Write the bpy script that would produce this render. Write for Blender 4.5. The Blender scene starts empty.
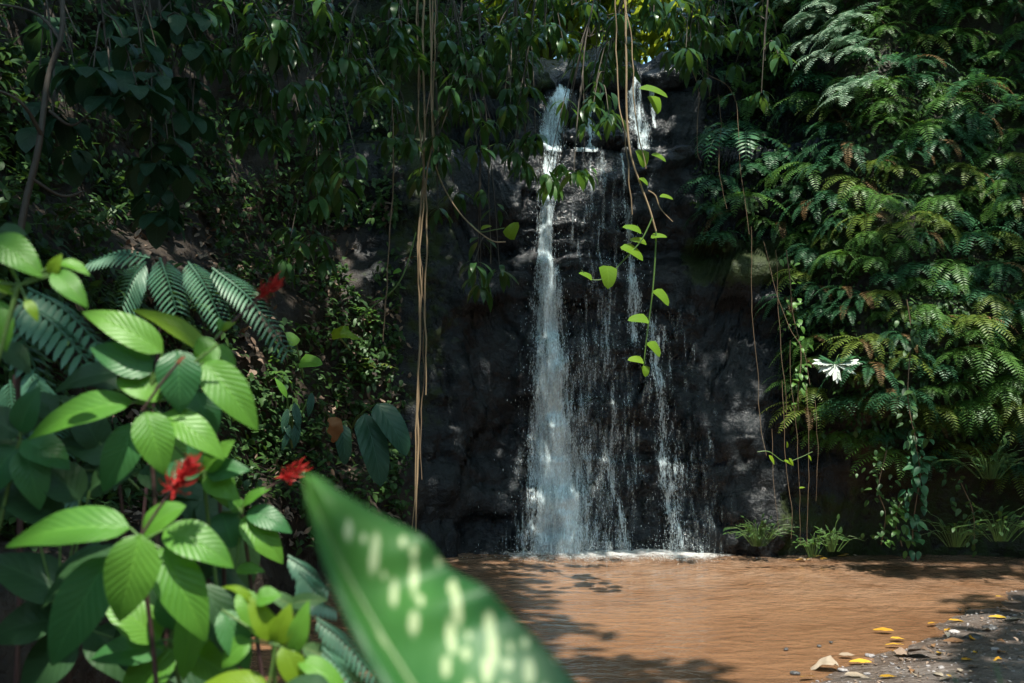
import bpy, math, random, time
import numpy as np
from mathutils import Vector, Matrix, noise
from mathutils.bvhtree import BVHTree

T0 = time.time()
sc = bpy.context.scene
C = sc.collection
R = math.radians
rng = np.random.default_rng(7)
random.seed(7)

# ------------------------------------------------------------------ camera
F = 1024 * 35 / 36.0
CAM_Z, HOR = 1.6, 400.0
cam = bpy.data.objects.new('camera', bpy.data.cameras.new('camera'))
C.objects.link(cam)
cam.location = (0, 0, CAM_Z)
cam.rotation_euler = (R(90), 0, 0)
cam.data.lens = 35
cam.data.sensor_width = 36
cam.data.shift_y = (HOR - 341.5) / 1024
cam.data.clip_start = 0.05
cam.data.clip_end = 500
cam.data.dof.use_dof = True
cam.data.dof.focus_distance = 8.6
cam.data.dof.aperture_fstop = 3.4
sc.camera = cam

# ------------------------------------------------------------------ light
SUN = Vector((0.10, -0.36, 0.93)).normalized()          # towards the sun
w = bpy.data.worlds.new('World')
sc.world = w
w.use_nodes = True
nt = w.node_tree
sky = nt.nodes.new('ShaderNodeTexSky')
sky.sky_type = 'NISHITA'
sky.sun_disc = False
sky.sun_elevation = math.asin(SUN.z)
sky.sun_rotation = math.atan2(SUN.x, SUN.y)
bg = nt.nodes['Background']
sky.dust_density = 1.6
sky.ozone_density = 0.7
tint = nt.nodes.new('ShaderNodeMixRGB')                  # daylight filtered by the surrounding forest
tint.blend_type = 'MULTIPLY'; tint.inputs[0].default_value = 1.0; tint.inputs[2].default_value = (0.86, 1.06, 1.04, 1)
nt.links.new(sky.outputs[0], tint.inputs[1])
nt.links.new(tint.outputs[0], bg.inputs[0])
bg.inputs[1].default_value = 0.15
sl = bpy.data.lights.new('sun', 'SUN')
sl.energy = 3.2
sl.angle = R(0.5)
sl.color = (1.0, 0.94, 0.84)
so = bpy.data.objects.new('sun', sl)
C.objects.link(so)
so.rotation_euler = (-SUN).to_track_quat('-Z', 'Y').to_euler()
so.location = SUN * 40
sc.view_settings.view_transform = 'Standard'
sc.view_settings.look = 'None'
sc.view_settings.exposure = 1.55
sc.view_settings.gamma = 1.0
sc.view_settings.use_curve_mapping = False
sc.cycles.max_bounces = 8
sc.cycles.diffuse_bounces = 3
sc.cycles.glossy_bounces = 3
sc.cycles.transmission_bounces = 4
sc.cycles.transparent_max_bounces = 12
sc.cycles.use_denoising = True


def P(px, py, Y):
    return Vector(((px - 512) / F * Y, Y, CAM_Z + (HOR - py) / F * Y))


# ------------------------------------------------------------------ naming
def tag(o, label=None, cat=None, group=None, kind=None):
    if label: o['label'] = label
    if cat: o['category'] = cat
    if group: o['group'] = group
    if kind: o['kind'] = kind
    return o


def thing(name, label, cat, loc=(0, 0, 0), group=None):
    o = bpy.data.objects.new(name, None)
    o.empty_display_size = 0.05
    C.objects.link(o)
    o.location = loc
    return tag(o, label, cat, group)


# ------------------------------------------------------------------ mesh builder (quads only)
class MB:
    def __init__(s):
        s.V, s.Q, s.U, s.A, s.n = [], [], [], [], 0

    def raw(s, v, q, uv=None, a=0.5):
        v = np.asarray(v, float).reshape(-1, 3)
        q = np.asarray(q, int).reshape(-1, 4)
        s.V.append(v)
        s.Q.append(q + s.n)
        s.U.append(np.zeros((len(v), 2)) if uv is None else np.asarray(uv, float))
        s.A.append(np.full(len(v), a) if np.isscalar(a) else np.asarray(a, float))
        s.n += len(v)

    def inst(s, tpl, M, a=None):
        v, q, uv = tpl
        M = np.asarray(M, float).reshape(-1, 4, 4)
        k, n = len(M), len(v)
        if k == 0: return
        vv = np.einsum('kij,nj->kni', M[:, :3, :3], v) + M[:, None, :3, 3]
        qq = (q[None] + (np.arange(k) * n)[:, None, None]).reshape(-1, 4)
        if a is None: a = rng.random(k)
        s.raw(vv.reshape(-1, 3), qq, np.tile(uv, (k, 1)), np.repeat(np.asarray(a), n))

    def tube(s, pts, rad, sides=6, a=0.5, vscale=1.0):
        pts = [Vector(p) for p in pts]
        n = len(pts)
        if np.isscalar(rad): rad = [rad] * n
        v, uv = [], []
        ref = Vector((0.31, 0.77, 0.55))
        L = 0
        for i, p in enumerate(pts):
            t = (pts[min(i + 1, n - 1)] - pts[max(i - 1, 0)]).normalized()
            x = t.cross(ref).normalized()
            y = t.cross(x)
            if i: L += (p - pts[i - 1]).length
            for k in range(sides):
                c = 2 * math.pi * k / sides
                v.append(p + (x * math.cos(c) + y * math.sin(c)) * rad[i])
                uv.append((k / sides, L * vscale))
        q = [(i * sides + k, i * sides + (k + 1) % sides, (i + 1) * sides + (k + 1) % sides, (i + 1) * sides + k)
             for i in range(n - 1) for k in range(sides)]
        s.raw([tuple(x) for x in v], q, uv, a)

    def build(s, name, mat, parent=None, smooth=True, loc=None, local=None):
        V = np.concatenate(s.V); Q = np.concatenate(s.Q); U = np.concatenate(s.U); A = np.concatenate(s.A)
        if local is not None: V = V - np.asarray(local, float)
        me = bpy.data.meshes.new(name)
        me.vertices.add(len(V)); me.vertices.foreach_set('co', V.astype(np.float32).ravel())
        me.loops.add(Q.size); me.loops.foreach_set('vertex_index', Q.astype(np.int32).ravel())
        me.polygons.add(len(Q))
        me.polygons.foreach_set('loop_start', (np.arange(len(Q)) * 4).astype(np.int32))
        me.polygons.foreach_set('use_smooth', np.full(len(Q), smooth))
        ul = me.uv_layers.new(name='UVMap')
        ul.data.foreach_set('uv', U[Q.ravel()].astype(np.float32).ravel())
        at = me.attributes.new('rnd', 'FLOAT', 'POINT')
        at.data.foreach_set('value', A.astype(np.float32))
        me.update(calc_edges=True)
        me.validate()
        me.materials.append(mat)
        o = bpy.data.objects.new(name, me)
        C.objects.link(o)
        if parent is not None: o.parent = parent
        if loc is not None: o.location = loc
        return o


def norm(a):
    return a / np.maximum(np.linalg.norm(a, axis=-1, keepdims=True), 1e-9)


def frames(pos, d, up, scale=1.0):
    """matrices with local +Y along d, +Z near up"""
    pos = np.atleast_2d(np.asarray(pos, float)); d = norm(np.atleast_2d(np.asarray(d, float)))
    up = np.broadcast_to(np.atleast_2d(np.asarray(up, float)), d.shape)
    x = np.cross(d, up + 1e-4 * rng.standard_normal(d.shape)); x = norm(x)
    z = np.cross(x, d)
    k = len(d)
    M = np.zeros((k, 4, 4)); sc_ = np.broadcast_to(np.asarray(scale, float), (k,))[:, None]
    M[:, :3, 0] = x * sc_; M[:, :3, 1] = d * sc_; M[:, :3, 2] = z * sc_
    M[:, :3, 3] = pos; M[:, 3, 3] = 1
    return M


def prof(t, shape):
    if shape == 'lance': return math.sin(math.pi * t ** 0.85) ** 0.9
    if shape == 'ovate': return math.sin(math.pi * t ** 0.72) ** 0.8 * (1 - 0.12 * t)
    if shape == 'broad': return math.sin(math.pi * t ** 0.8) ** 0.6
    if shape == 'strap': return min(1, 6 * t) ** .6 * (1 - t ** 4) ** .7
    if shape == 'heart': return (min(1, 0.45 + 5 * t) if t < .12 else 1.05) * math.sqrt(max(0, 1 - t ** 1.7))
    return 1


def leaf(L=1, W=0.3, n=4, shape='lance', fold=0.25, droop=0.5, wave=0.0, half=1, seed=0, stalk=0.0):
    """leaf along +Y, n rows, half columns per side"""
    v, uv = [], []
    y = z = 0.0
    rr = random.Random(seed)
    ph = rr.random() * 6
    for i in range(n + 1):
        t = i / n
        if i:
            a = -droop * (t - .5 / n) + 0.25 * droop
            y += L / n * math.cos(a); z += L / n * math.sin(a)
        wd = max(W / 2 * prof(min(max(t, .0), 1), shape), 0.008 * W)
        for k in range(-half, half + 1):
            f = k / half
            zz = z + fold * abs(f) * wd - 0.35 * fold * wd * f * f
            if abs(f) > .1: zz += wave * W * abs(f) * math.sin(t * 15 + ph + (2 if f > 0 else 0))
            v.append((f * wd, y, zz)); uv.append((0.5 + 0.5 * f, t))
    m = 2 * half + 1
    q = [(i * m + k, i * m + k + 1, (i + 1) * m + k + 1, (i + 1) * m + k) for i in range(n) for k in range(m - 1)]
    return np.array(v), np.array(q), np.array(uv)


def spline(pts, n=20):
    """Catmull-Rom through points"""
    p = [Vector(x) for x in pts]
    p = [p[0] * 2 - p[1]] + p + [p[-1] * 2 - p[-2]]
    out = []
    seg = len(p) - 3
    for i in range(n + 1):
        t = i / n * seg
        k = min(int(t), seg - 1); t -= k
        a, b, c, d = p[k:k + 4]
        out.append(0.5 * ((2 * b) + (c - a) * t + (2 * a - 5 * b + 4 * c - d) * t * t + (3 * b - a - 3 * c + d) * t ** 3))
    return out


def wobble(pts, amp, freq=1.5, seed=0):
    return [p + Vector(noise.noise_vector(p * freq + Vector((seed * 7.1, seed * 3.3, 0)))) * amp for p in pts]


# ------------------------------------------------------------------ materials
class NT:
    def __init__(s, name):
        s.m = bpy.data.materials.new(name)
        s.m.use_nodes = True
        s.t = s.m.node_tree
        s.t.nodes.clear()
        s.out = s.t.nodes.new('ShaderNodeOutputMaterial')

    def n(s, typ, **kw):
        o = s.t.nodes.new('ShaderNode' + typ)
        for k, val in kw.items():
            if k == 'inp':
                for a, b in val.items(): s.set(o.inputs[a], b)
            else: setattr(o, k, val)
        return o

    def set(s, i, b):
        if isinstance(b, bpy.types.NodeSocket): s.t.links.new(b, i)
        else:
            if isinstance(b, tuple) and len(b) == 3 and i.type == 'RGBA': b = (*b, 1)
            i.default_value = b

    def math(s, op, a, b=0.0, clamp=False):
        o = s.n('Math', operation=op, use_clamp=clamp)
        s.set(o.inputs[0], a); s.set(o.inputs[1], b)
        return o.outputs[0]

    def mix(s, f, a, b):
        o = s.n('MixRGB'); s.set(o.inputs[0], f); s.set(o.inputs[1], a); s.set(o.inputs[2], b)
        return o.outputs[0]

    def noise(s, vec, scale, detail=4, rough=0.55, dist=0.0):
        o = s.n('TexNoise', inp={'Scale': scale, 'Detail': detail, 'Roughness': rough, 'Distortion': dist})
        if vec is not None: s.set(o.inputs['Vector'], vec)
        return o.outputs['Fac']

    def ramp(s, f, lo, hi):
        o = s.n('MapRange', clamp=True, inp={'From Min': lo, 'From Max': hi})
        s.set(o.inputs['Value'], f)
        return o.outputs[0]

    def mapping(s, vec, scale=(1, 1, 1), rot=(0, 0, 0)):
        o = s.n('Mapping'); s.set(o.inputs['Vector'], vec)
        o.inputs['Scale'].default_value = scale; o.inputs['Rotation'].default_value = rot
        return o.outputs[0]

    def bump(s, h, strength=0.5, dist=0.02, normal=None):
        o = s.n('Bump', inp={'Strength': strength, 'Distance': dist}); s.set(o.inputs['Height'], h)
        if normal is not None: s.set(o.inputs['Normal'], normal)
        return o.outputs[0]

    def attr(s, name, out='Fac'):
        return s.n('Attribute', attribute_name=name).outputs[out]

    def done(s, sh):
        s.t.links.new(sh, s.out.inputs[0])
        return s.m


def leafmat(name, c1, c2, trans=(0.15, 0.3, 0.03), rough=0.38, tmix=0.3, vein=0.0, nvein=9, ccol=None, veincol=None, spec=0.32, spots=False):
    k = NT(name)
    r = k.attr('rnd')
    oi = k.n('ObjectInfo').outputs['Random']
    co = k.n('TexCoord').outputs['Object']
    f = k.math('ADD', k.math('MULTIPLY', r, 0.65), k.math('MULTIPLY', oi, 0.35))
    nz = k.noise(co, 9, 3)
    f = k.math('ADD', f, k.math('MULTIPLY', k.math('SUBTRACT', nz, 0.5), 0.5), clamp=True)
    col = k.mix(f, c1, c2)
    nrm = None
    if vein:
        uv = k.n('TexCoord').outputs['UV']
        sx = k.n('SeparateXYZ'); k.set(sx.inputs[0], uv)
        u = k.math('ABSOLUTE', k.math('SUBTRACT', sx.outputs[0], 0.5))
        vv = k.math('SUBTRACT', sx.outputs[1], k.math('MULTIPLY', k.math('POWER', u, 0.8), 0.5))
        ph = k.math('FRACT', k.math('MULTIPLY', vv, nvein))
        d = k.math('ABSOLUTE', k.math('SUBTRACT', ph, 0.5))                # 0 on the side vein
        line = k.math('SUBTRACT', 1.0, k.ramp(d, 0.0, 0.10))
        mid = k.math('SUBTRACT', 1.0, k.ramp(u, 0.0, 0.02))
        ln = k.math('MAXIMUM', k.math('MULTIPLY', line, 0.45), mid)
        puff = k.math('SINE', k.math('MULTIPLY', ph, math.pi))
        h = k.math('SUBTRACT', k.math('MULTIPLY', puff, -0.5), k.math('MULTIPLY', mid, 0.6))
        h = k.math('ADD', h, k.math('MULTIPLY', k.noise(co, 60, 3), 0.35))
        nrm = k.bump(h, vein, 0.004)
        col = k.mix(k.math('MULTIPLY', ln, 0.55), col, veincol or tuple(min(1, x * 1.9 + .02) for x in c2))
        if spots:
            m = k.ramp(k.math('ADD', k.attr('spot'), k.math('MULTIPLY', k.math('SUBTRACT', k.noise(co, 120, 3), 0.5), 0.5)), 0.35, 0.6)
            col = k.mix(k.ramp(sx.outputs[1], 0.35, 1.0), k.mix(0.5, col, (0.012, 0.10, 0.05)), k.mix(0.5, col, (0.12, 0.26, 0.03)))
            col = k.mix(k.ramp(u, 0.18, 0.5), k.mix(0.35, col, (0.08, 0.24, 0.035)), k.mix(0.4, col, (0.012, 0.075, 0.035)))  # darker edges: part variegation, part shade put into the colour
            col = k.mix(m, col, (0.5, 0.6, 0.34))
            trans = k.mix(m, trans, (0.6, 0.66, 0.34))
    bs = k.n('BsdfPrincipled', inp={'Base Color': col, 'Roughness': rough, 'Specular IOR Level': spec, 'Specular Tint': (0.85, 1.0, 0.85, 1)})
    tr = k.n('BsdfTranslucent', inp={'Color': trans})
    if nrm is not None:
        k.set(bs.inputs['Normal'], nrm)
    ms = k.n('MixShader'); k.set(ms.inputs[0], tmix); k.set(ms.inputs[1], bs.outputs[0]); k.set(ms.inputs[2], tr.outputs[0])
    return k.done(ms.outputs[0])


def plain(name, c1, c2, rough=0.7, scale=8, bump=0.5, bdist=0.01, stretch=(1, 1, 1)):
    k = NT(name)
    co = k.mapping(k.n('TexCoord').outputs['Object'], stretch)
    nz = k.noise(co, scale, 6, 0.6)
    f = k.math('ADD', k.math('MULTIPLY', nz, 0.8), k.math('MULTIPLY', k.attr('rnd'), 0.3), clamp=True)
    col = k.mix(k.ramp(f, 0.3, 0.8), c1, c2)
    bs = k.n('BsdfPrincipled', inp={'Base Color': col, 'Roughness': rough})
    k.set(bs.inputs['Normal'], k.bump(k.noise(co, scale * 3, 5), bump, bdist))
    return k.done(bs.outputs[0])


M = {}
M['lance'] = leafmat('lance_leaf', (0.016, 0.045, 0.022), (0.038, 0.095, 0.026), (0.11, 0.22, 0.03), 0.28)
M['broad'] = leafmat('broad_leaf', (0.012, 0.038, 0.024), (0.026, 0.068, 0.034), (0.04, 0.11, 0.03), 0.42, vein=0.4, nvein=8)
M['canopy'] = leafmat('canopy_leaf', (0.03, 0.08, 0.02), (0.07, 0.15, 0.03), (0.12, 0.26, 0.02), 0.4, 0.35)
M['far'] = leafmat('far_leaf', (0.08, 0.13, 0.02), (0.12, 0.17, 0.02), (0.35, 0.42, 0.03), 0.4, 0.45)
M['fern_teal'] = leafmat('fern_teal', (0.022, 0.085, 0.042), (0.05, 0.145, 0.058), (0.07, 0.22, 0.06), 0.4, 0.25)
M['fern_green'] = leafmat('fern_green', (0.04, 0.11, 0.026), (0.09, 0.19, 0.036), (0.16, 0.34, 0.04), 0.4, 0.3)
M['fern_yellow'] = leafmat('fern_yellow', (0.07, 0.13, 0.022), (0.13, 0.17, 0.03), (0.26, 0.34, 0.04), 0.45, 0.3)
M['fern_painted_sun'] = leafmat('fern_painted_sun', (0.22, 0.34, 0.22), (0.36, 0.48, 0.34), (0.2, 0.4, 0.25), 0.35, 0.25, spec=0.5)  # fern green lightened so the colour itself carries the glare of direct sun
M['creeper'] = leafmat('creeper_leaf', (0.014, 0.042, 0.018), (0.055, 0.115, 0.028), (0.1, 0.2, 0.03), 0.45, 0.25)
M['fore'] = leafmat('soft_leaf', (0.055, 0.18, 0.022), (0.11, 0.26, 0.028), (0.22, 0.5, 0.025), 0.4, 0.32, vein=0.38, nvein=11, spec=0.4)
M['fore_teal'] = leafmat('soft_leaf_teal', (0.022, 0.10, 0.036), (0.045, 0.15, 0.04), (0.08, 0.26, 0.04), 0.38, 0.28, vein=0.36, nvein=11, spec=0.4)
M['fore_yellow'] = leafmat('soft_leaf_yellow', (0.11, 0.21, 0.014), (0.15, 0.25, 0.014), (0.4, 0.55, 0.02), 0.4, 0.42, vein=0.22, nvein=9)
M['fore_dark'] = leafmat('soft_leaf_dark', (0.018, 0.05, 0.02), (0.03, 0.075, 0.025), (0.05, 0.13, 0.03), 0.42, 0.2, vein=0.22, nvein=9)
M['dryfern'] = leafmat('dry_frond', (0.09, 0.055, 0.02), (0.2, 0.12, 0.05), (0.2, 0.1, 0.03), 0.6, 0.2)
M['feather'] = leafmat('feather_leaflet', (0.045, 0.13, 0.075), (0.08, 0.19, 0.11), (0.1, 0.25, 0.1), 0.35, 0.2, spec=0.5)
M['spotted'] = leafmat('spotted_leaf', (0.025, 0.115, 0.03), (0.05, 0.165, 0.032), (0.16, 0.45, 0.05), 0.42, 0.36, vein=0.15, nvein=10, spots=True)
M['creamvein'] = leafmat('cream_vein_leaf', (0.03, 0.09, 0.03), (0.05, 0.12, 0.035), (0.1, 0.25, 0.05), 0.4, 0.25, vein=0.5, nvein=11, veincol=(0.75, 0.8, 0.35))
M['strap'] = leafmat('strap_leaf', (0.018, 0.06, 0.035), (0.03, 0.08, 0.045), (0.04, 0.12, 0.05), 0.36, 0.2, vein=0.6, nvein=7)
M['heart'] = leafmat('heart_leaf', (0.09, 0.2, 0.02), (0.14, 0.25, 0.02), (0.4, 0.5, 0.02), 0.36, 0.42, vein=0.3, nvein=6)
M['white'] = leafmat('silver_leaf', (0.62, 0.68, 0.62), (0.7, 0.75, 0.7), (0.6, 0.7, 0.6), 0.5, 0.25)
M['yellowleaf'] = leafmat('yellow_fallen', (0.42, 0.2, 0.015), (0.6, 0.4, 0.05), (0.5, 0.3, 0.02), 0.5, 0.15)
M['paleleaf'] = leafmat('pale_fallen', (0.26, 0.2, 0.14), (0.42, 0.36, 0.28), (0.4, 0.3, 0.2), 0.6, 0.15)
M['brownleaf'] = leafmat('brown_fallen', (0.12, 0.06, 0.03), (0.24, 0.13, 0.06), (0.15, 0.07, 0.03), 0.6, 0.15)
M['litter'] = leafmat('litter_leaf', (0.07, 0.04, 0.025), (0.34, 0.25, 0.19), (0.08, 0.05, 0.03), 0.7, 0.05)
M['rust'] = leafmat('rust_leaf', (0.16, 0.06, 0.02), (0.26, 0.11, 0.04), (0.3, 0.1, 0.03), 0.6, 0.2)
M['flower'] = leafmat('red_flower', (0.30, 0.012, 0.015), (0.5, 0.04, 0.035), (0.55, 0.03, 0.03), 0.5, 0.3)
M['bark'] = plain('bark', (0.035, 0.028, 0.02), (0.09, 0.075, 0.055), 0.8, 6, 0.8, 0.02, (1, 1, 0.25))
M['twig'] = plain('twig', (0.05, 0.05, 0.025), (0.11, 0.09, 0.05), 0.7, 10, 0.4)
M['root'] = plain('aerial_root', (0.16, 0.11, 0.06), (0.36, 0.26, 0.15), 0.75, 14, 0.6, 0.004, (1, 1, 0.2))
M['rootdark'] = plain('aerial_root_dark', (0.09, 0.06, 0.035), (0.2, 0.14, 0.08), 0.75, 14, 0.6, 0.004, (1, 1, 0.2))
M['greenstem'] = plain('green_stem', (0.06, 0.13, 0.03), (0.1, 0.18, 0.04), 0.45, 12, 0.2)
M['darkstem'] = plain('dark_stem', (0.05, 0.025, 0.03), (0.09, 0.05, 0.04), 0.5, 12, 0.2)
M['stone'] = plain('grey_stone', (0.16, 0.15, 0.15), (0.36, 0.34, 0.33), 0.6, 9, 0.8, 0.02)
M['darkstone'] = plain('dark_stone', (0.03, 0.03, 0.032), (0.1, 0.1, 0.1), 0.35, 6, 0.8, 0.03)

# ================================================================== SETTING
# ---- cliff: one sheet that follows the edge of the pool, left bank -> falls -> right wall
PATH = [(-7, -7), (-5.2, -2), (-3.4, 1.6), (-2.5, 3.6), (-2.05, 5.2), (-1.85, 6.8), (-1.65, 8.2), (-1.2, 9.5), (-0.45, 10.3), (0.5, 10.5), (1.6, 10.5),
        (2.6, 10.3), (3.6, 10.2), (5.0, 10.1), (6.6, 9.3), (8.5, 7.2), (10, 3), (11, -6)]
pp = spline([(x, y, 0) for x, y in PATH], 1600)
px_ = np.array([p.x for p in pp]); py_ = np.array([p.y for p in pp])
ps_ = np.concatenate([[0], np.cumsum(np.hypot(np.diff(px_), np.diff(py_)))])
tx_ = np.gradient(px_, ps_); ty_ = np.gradient(py_, ps_)
SLEN = ps_[-1]


def sstep(a, b, x):
    t = min(max((x - a) / (b - a), 0), 1)
    return t * t * (3 - 2 * t)


def base(s):
    x = np.interp(s, ps_, px_); y = np.interp(s, ps_, py_)
    tx = np.interp(s, ps_, tx_); ty = np.interp(s, ps_, ty_)
    l = math.hypot(tx, ty)
    return x, y, -ty / l, tx / l                    # point and outward normal


S_A = ps_[np.argmin((px_ + 0.75) ** 2 + (py_ - 10.1) ** 2)]        # where bank becomes wet rock
S_B = ps_[np.argmin((px_ - 2.9) ** 2 + (py_ - 10.27) ** 2)]        # where rock becomes overgrown wall
S_mid = ps_[np.argmin((px_ - 1.1) ** 2 + (py_ - 10.5) ** 2)]


def s_of_x(x):
    m = (ps_ > S_A - 1) & (ps_ < S_B + 4)
    return float(np.interp(x, px_[m], ps_[m]))


def weights(s):
    wl = 1 - sstep(S_A - 0.9, S_A + 0.5, s)
    wr = sstep(S_B - 0.3, S_B + 0.9, s)
    return wl, max(0, 1 - wl - wr), wr


def top(s):
    g = sstep(S_mid - 1.9, S_mid - 1.0, s) * (1 - sstep(S_mid + 0.75, S_mid + 1.6, s))
    ch = 1 - 0.9 * math.exp(-((s - s_of_x(.56)) / .22) ** 2) - 0.8 * math.exp(-((s - s_of_x(1.45)) / .25) ** 2)
    lo_ = 0.10 * math.exp(-((s - s_of_x(.56)) / .2) ** 2) + 0.25 * math.exp(-((s - s_of_x(1.45)) / .25) ** 2)
    return 9.5 - (3.95 + lo_) * g + ch * g * (0.10 + 0.38 * noise.noise(Vector((s * 1.1, 3.3, 0))) + 0.2 * noise.noise(Vector((s * 3.7, 1.3, 0))))


def setback(s, z):
    wl, wf, wr = weights(s)
    l = 0.20 * z + 0.35 * sstep(0.7, 1.1, z) + 0.5 * sstep(2.4, 3.4, z)
    f = 0.09 * z + 0.16 * sstep(2.75, 3.1, z) * 0 - 0.18 * sstep(2.2, 2.95, z) * (1 - sstep(3.05, 3.2, z)) + 0.5 * sstep(4.35, 4.5, z) + 0.12 * sstep(0.9, 1.0, z)
    r = -0.8 * sstep(0.6, 1.9, z) + 0.26 * max(0, z - 2.0)
    return wl * l + wf * f + wr * r


def wallpt(s, z, t=0.0, detail=True):
    x, y, nx, ny = base(s)
    b = setback(s, min(z, 9.5)) + t
    p = Vector((x + nx * b, y + ny * b, z))
    if detail:
        wl, wf, wr = weights(s)
        q = p * 0.9
        d = 0.34 * noise.noise(q) + 0.16 * noise.noise(q * 2.3)
        # broken blocky steps
        c = noise.cell(Vector((p.x * 2.2 + 0.6 * noise.noise(p * 1.7), p.y * 2, p.z * 3.1 + 0.5 * noise.noise(p * 2.1))))
        d += (0.10 * wf + 0.05) * (c - 0.0)
        vd = noise.voronoi(p * 3.1)[0]
        d += 0.13 * (vd[1] - vd[0]) * (0.5 + wf) * 0.8
        d += 0.05 * noise.noise(p * 7) + 0.05 * wf * abs(noise.noise(p * 11)) + 0.03 * noise.noise(p * 17)
        dd = d * (0.65 if t == 0 else 1)
        p -= Vector((nx, ny, 0)) * dd
        if t > 0: p.z += 0.5 * noise.noise(q * 0.6)
    return p


svals = []
s = 0.0
while s < SLEN:
    svals.append(s)
    y = np.interp(s, ps_, py_)
    s += 0.036 if (S_A - 1.0 < s < S_B + 0.6) else (0.075 if y > 5 else 0.3)
ROWS, CAP = 170, 16
cv, cq, cm, csoil = [], [], [], []
for s in svals:
    H = top(s)
    wl, wf, wr = weights(s)
    for j in range(ROWS + CAP):
        if j < ROWS:
            z = -0.5 + (H + 0.5) * j / (ROWS - 1)
            p = wallpt(s, z)
        else:
            t = 0.15 + ((j - ROWS) / (CAP - 1)) ** 1.6 * 14
            p = wallpt(s, H + 0.0, t)
            p.z += 0.16 * t
        cv.append(p)
        # moss: ledge band right of the falls, seepage left of the falls, and the lip
        x = p.x
        ms = sstep(2.65, 2.95, p.z) * (1 - sstep(3.25, 3.5, p.z)) * sstep(1.7, 2.0, x) * (1 - sstep(3.6, 4, x))
        ms = max(ms, 0.9 * (1 - sstep(-1.0, -0.1, x)) * sstep(0.9, 1.5, p.z) * wf)
        ms = max(ms, 0.45 * sstep(H - 0.25, H + 0.05, p.z))
        ms = max(ms, 0.7 * wr)
        ms = max(ms, 0.8 * sstep(2.5, 2.8, x) * (1 - sstep(0.5, 0.9, p.z)))
        cm.append(ms); csoil.append(max(wl, 0.7 * wr))
nr = ROWS + CAP
for i in range(len(svals) - 1):
    for j in range(nr - 1):
        cq.append((i * nr + j, (i + 1) * nr + j, (i + 1) * nr + j + 1, i * nr + j + 1))


def rockmat():
    k = NT('wet_rock')
    co = k.n('TexCoord').outputs['Object']
    n1 = k.noise(co, 1.3, 6, 0.6)
    n2 = k.noise(co, 7, 8, 0.65)
    n3 = k.noise(k.mapping(co, (6, 6, 0.8)), 1, 5, 0.6)
    rock = k.mix(k.ramp(n2, 0.3, 0.75), (0.004, 0.006, 0.0075), (0.016, 0.022, 0.026))
    rock = k.mix(k.math('MULTIPLY', k.ramp(n1, 0.5, 0.75), 0.5), rock, (0.016, 0.015, 0.014))
    soil = k.mix(k.ramp(n2, 0.35, 0.7), (0.012, 0.009, 0.007), (0.055, 0.042, 0.03))
    moss = k.mix(k.noise(co, 14, 4), (0.012, 0.022, 0.006), (0.035, 0.052, 0.01))
    so_ = k.attr('soil'); mo = k.attr('rnd')
    col = k.mix(k.ramp(k.math('ADD', so_, k.math('MULTIPLY', k.math('SUBTRACT', n1, 0.5), 0.8)), 0.4, 0.6), rock, soil)
    mf = k.ramp(k.math('ADD', mo, k.math('MULTIPLY', k.math('SUBTRACT', n2, 0.5), 1.6)), 0.55, 0.85)
    col = k.mix(mf, col, moss)
    rough = k.math('ADD', k.math('MULTIPLY', k.ramp(n2, 0.3, 0.7), 0.2), k.math('ADD', 0.08, k.math('MULTIPLY', k.math('MAXIMUM', so_, mf), 0.45)))
    h = k.math('ADD', k.math('MULTIPLY', n2, 0.7), k.math('MULTIPLY', n3, 0.5))
    b1 = k.bump(h, 0.8, 0.08)
    vo = k.n('TexVoronoi', feature='DISTANCE_TO_EDGE', inp={'Scale': 1.0})
    k.set(vo.inputs['Vector'], k.mapping(k.n('VectorMath', operation='ADD').outputs[0], (3.4, 3.4, 6.5)))
    va = vo.inputs['Vector'].links[0].from_node.inputs['Vector'].links[0].from_node
    k.set(va.inputs[0], co)
    nv = k.n('TexNoise', inp={'Scale': 3.0, 'Detail': 4}); k.set(nv.inputs['Vector'], co)
    sc_ = k.n('VectorMath', operation='SCALE', inp={'Scale': 1.1}); k.set(sc_.inputs[0], nv.outputs['Color']); k.set(va.inputs[1], sc_.outputs[0])
    b15 = k.bump(k.math('MULTIPLY', k.ramp(vo.outputs['Distance'], 0.0, 0.05), k.ramp(n1, 0.45, 0.7)), 0.30, 0.03, b1)
    b17 = k.bump(k.noise(k.mapping(co, (1, 1, 1.6)), 9, 4, 0.6, 0.6), 0.55, 0.04, b15)
    b2 = k.bump(k.noise(co, 30, 3, 0.5), 0.35, 0.010, b17)
    bs = k.n('BsdfPrincipled', inp={'Base Color': col, 'Roughness': rough, 'Specular IOR Level': 0.32, 'Normal': b2})
    return k.done(bs.outputs[0])


mb = MB()
mb.raw(cv, cq, None, cm)
M['rock'] = rockmat()
cliff = mb.build('cliff', M['rock'])
at = cliff.data.attributes.new('soil', 'FLOAT', 'POINT'); at.data.foreach_set('value', np.array(csoil, np.float32))
tag(cliff, 'dark wet rock cliff and soil banks curving round the pool', 'cliff', kind='structure')
BV = BVHTree.FromPolygons(cv, cq)
EYE = Vector((0, 0, CAM_Z))


def hit(px, py):
    d = (P(px, py, 1) - EYE).normalized()
    p, n, i, dist = BV.ray_cast(EYE, d)
    if p is None: return None, None
    if n.dot(d) > 0: n = -n
    return p, n


# ---- ground: pool bed and the mud shore
def shore(x, y):
    d = (x - 1.62) * 0.723 - (y - 5.6) * 0.692
    d += 0.22 * noise.noise(Vector((x * 0.9, y * 0.9, 3))) + 0.08 * noise.noise(Vector((x * 3, y * 3, 5)))
    return d


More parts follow.
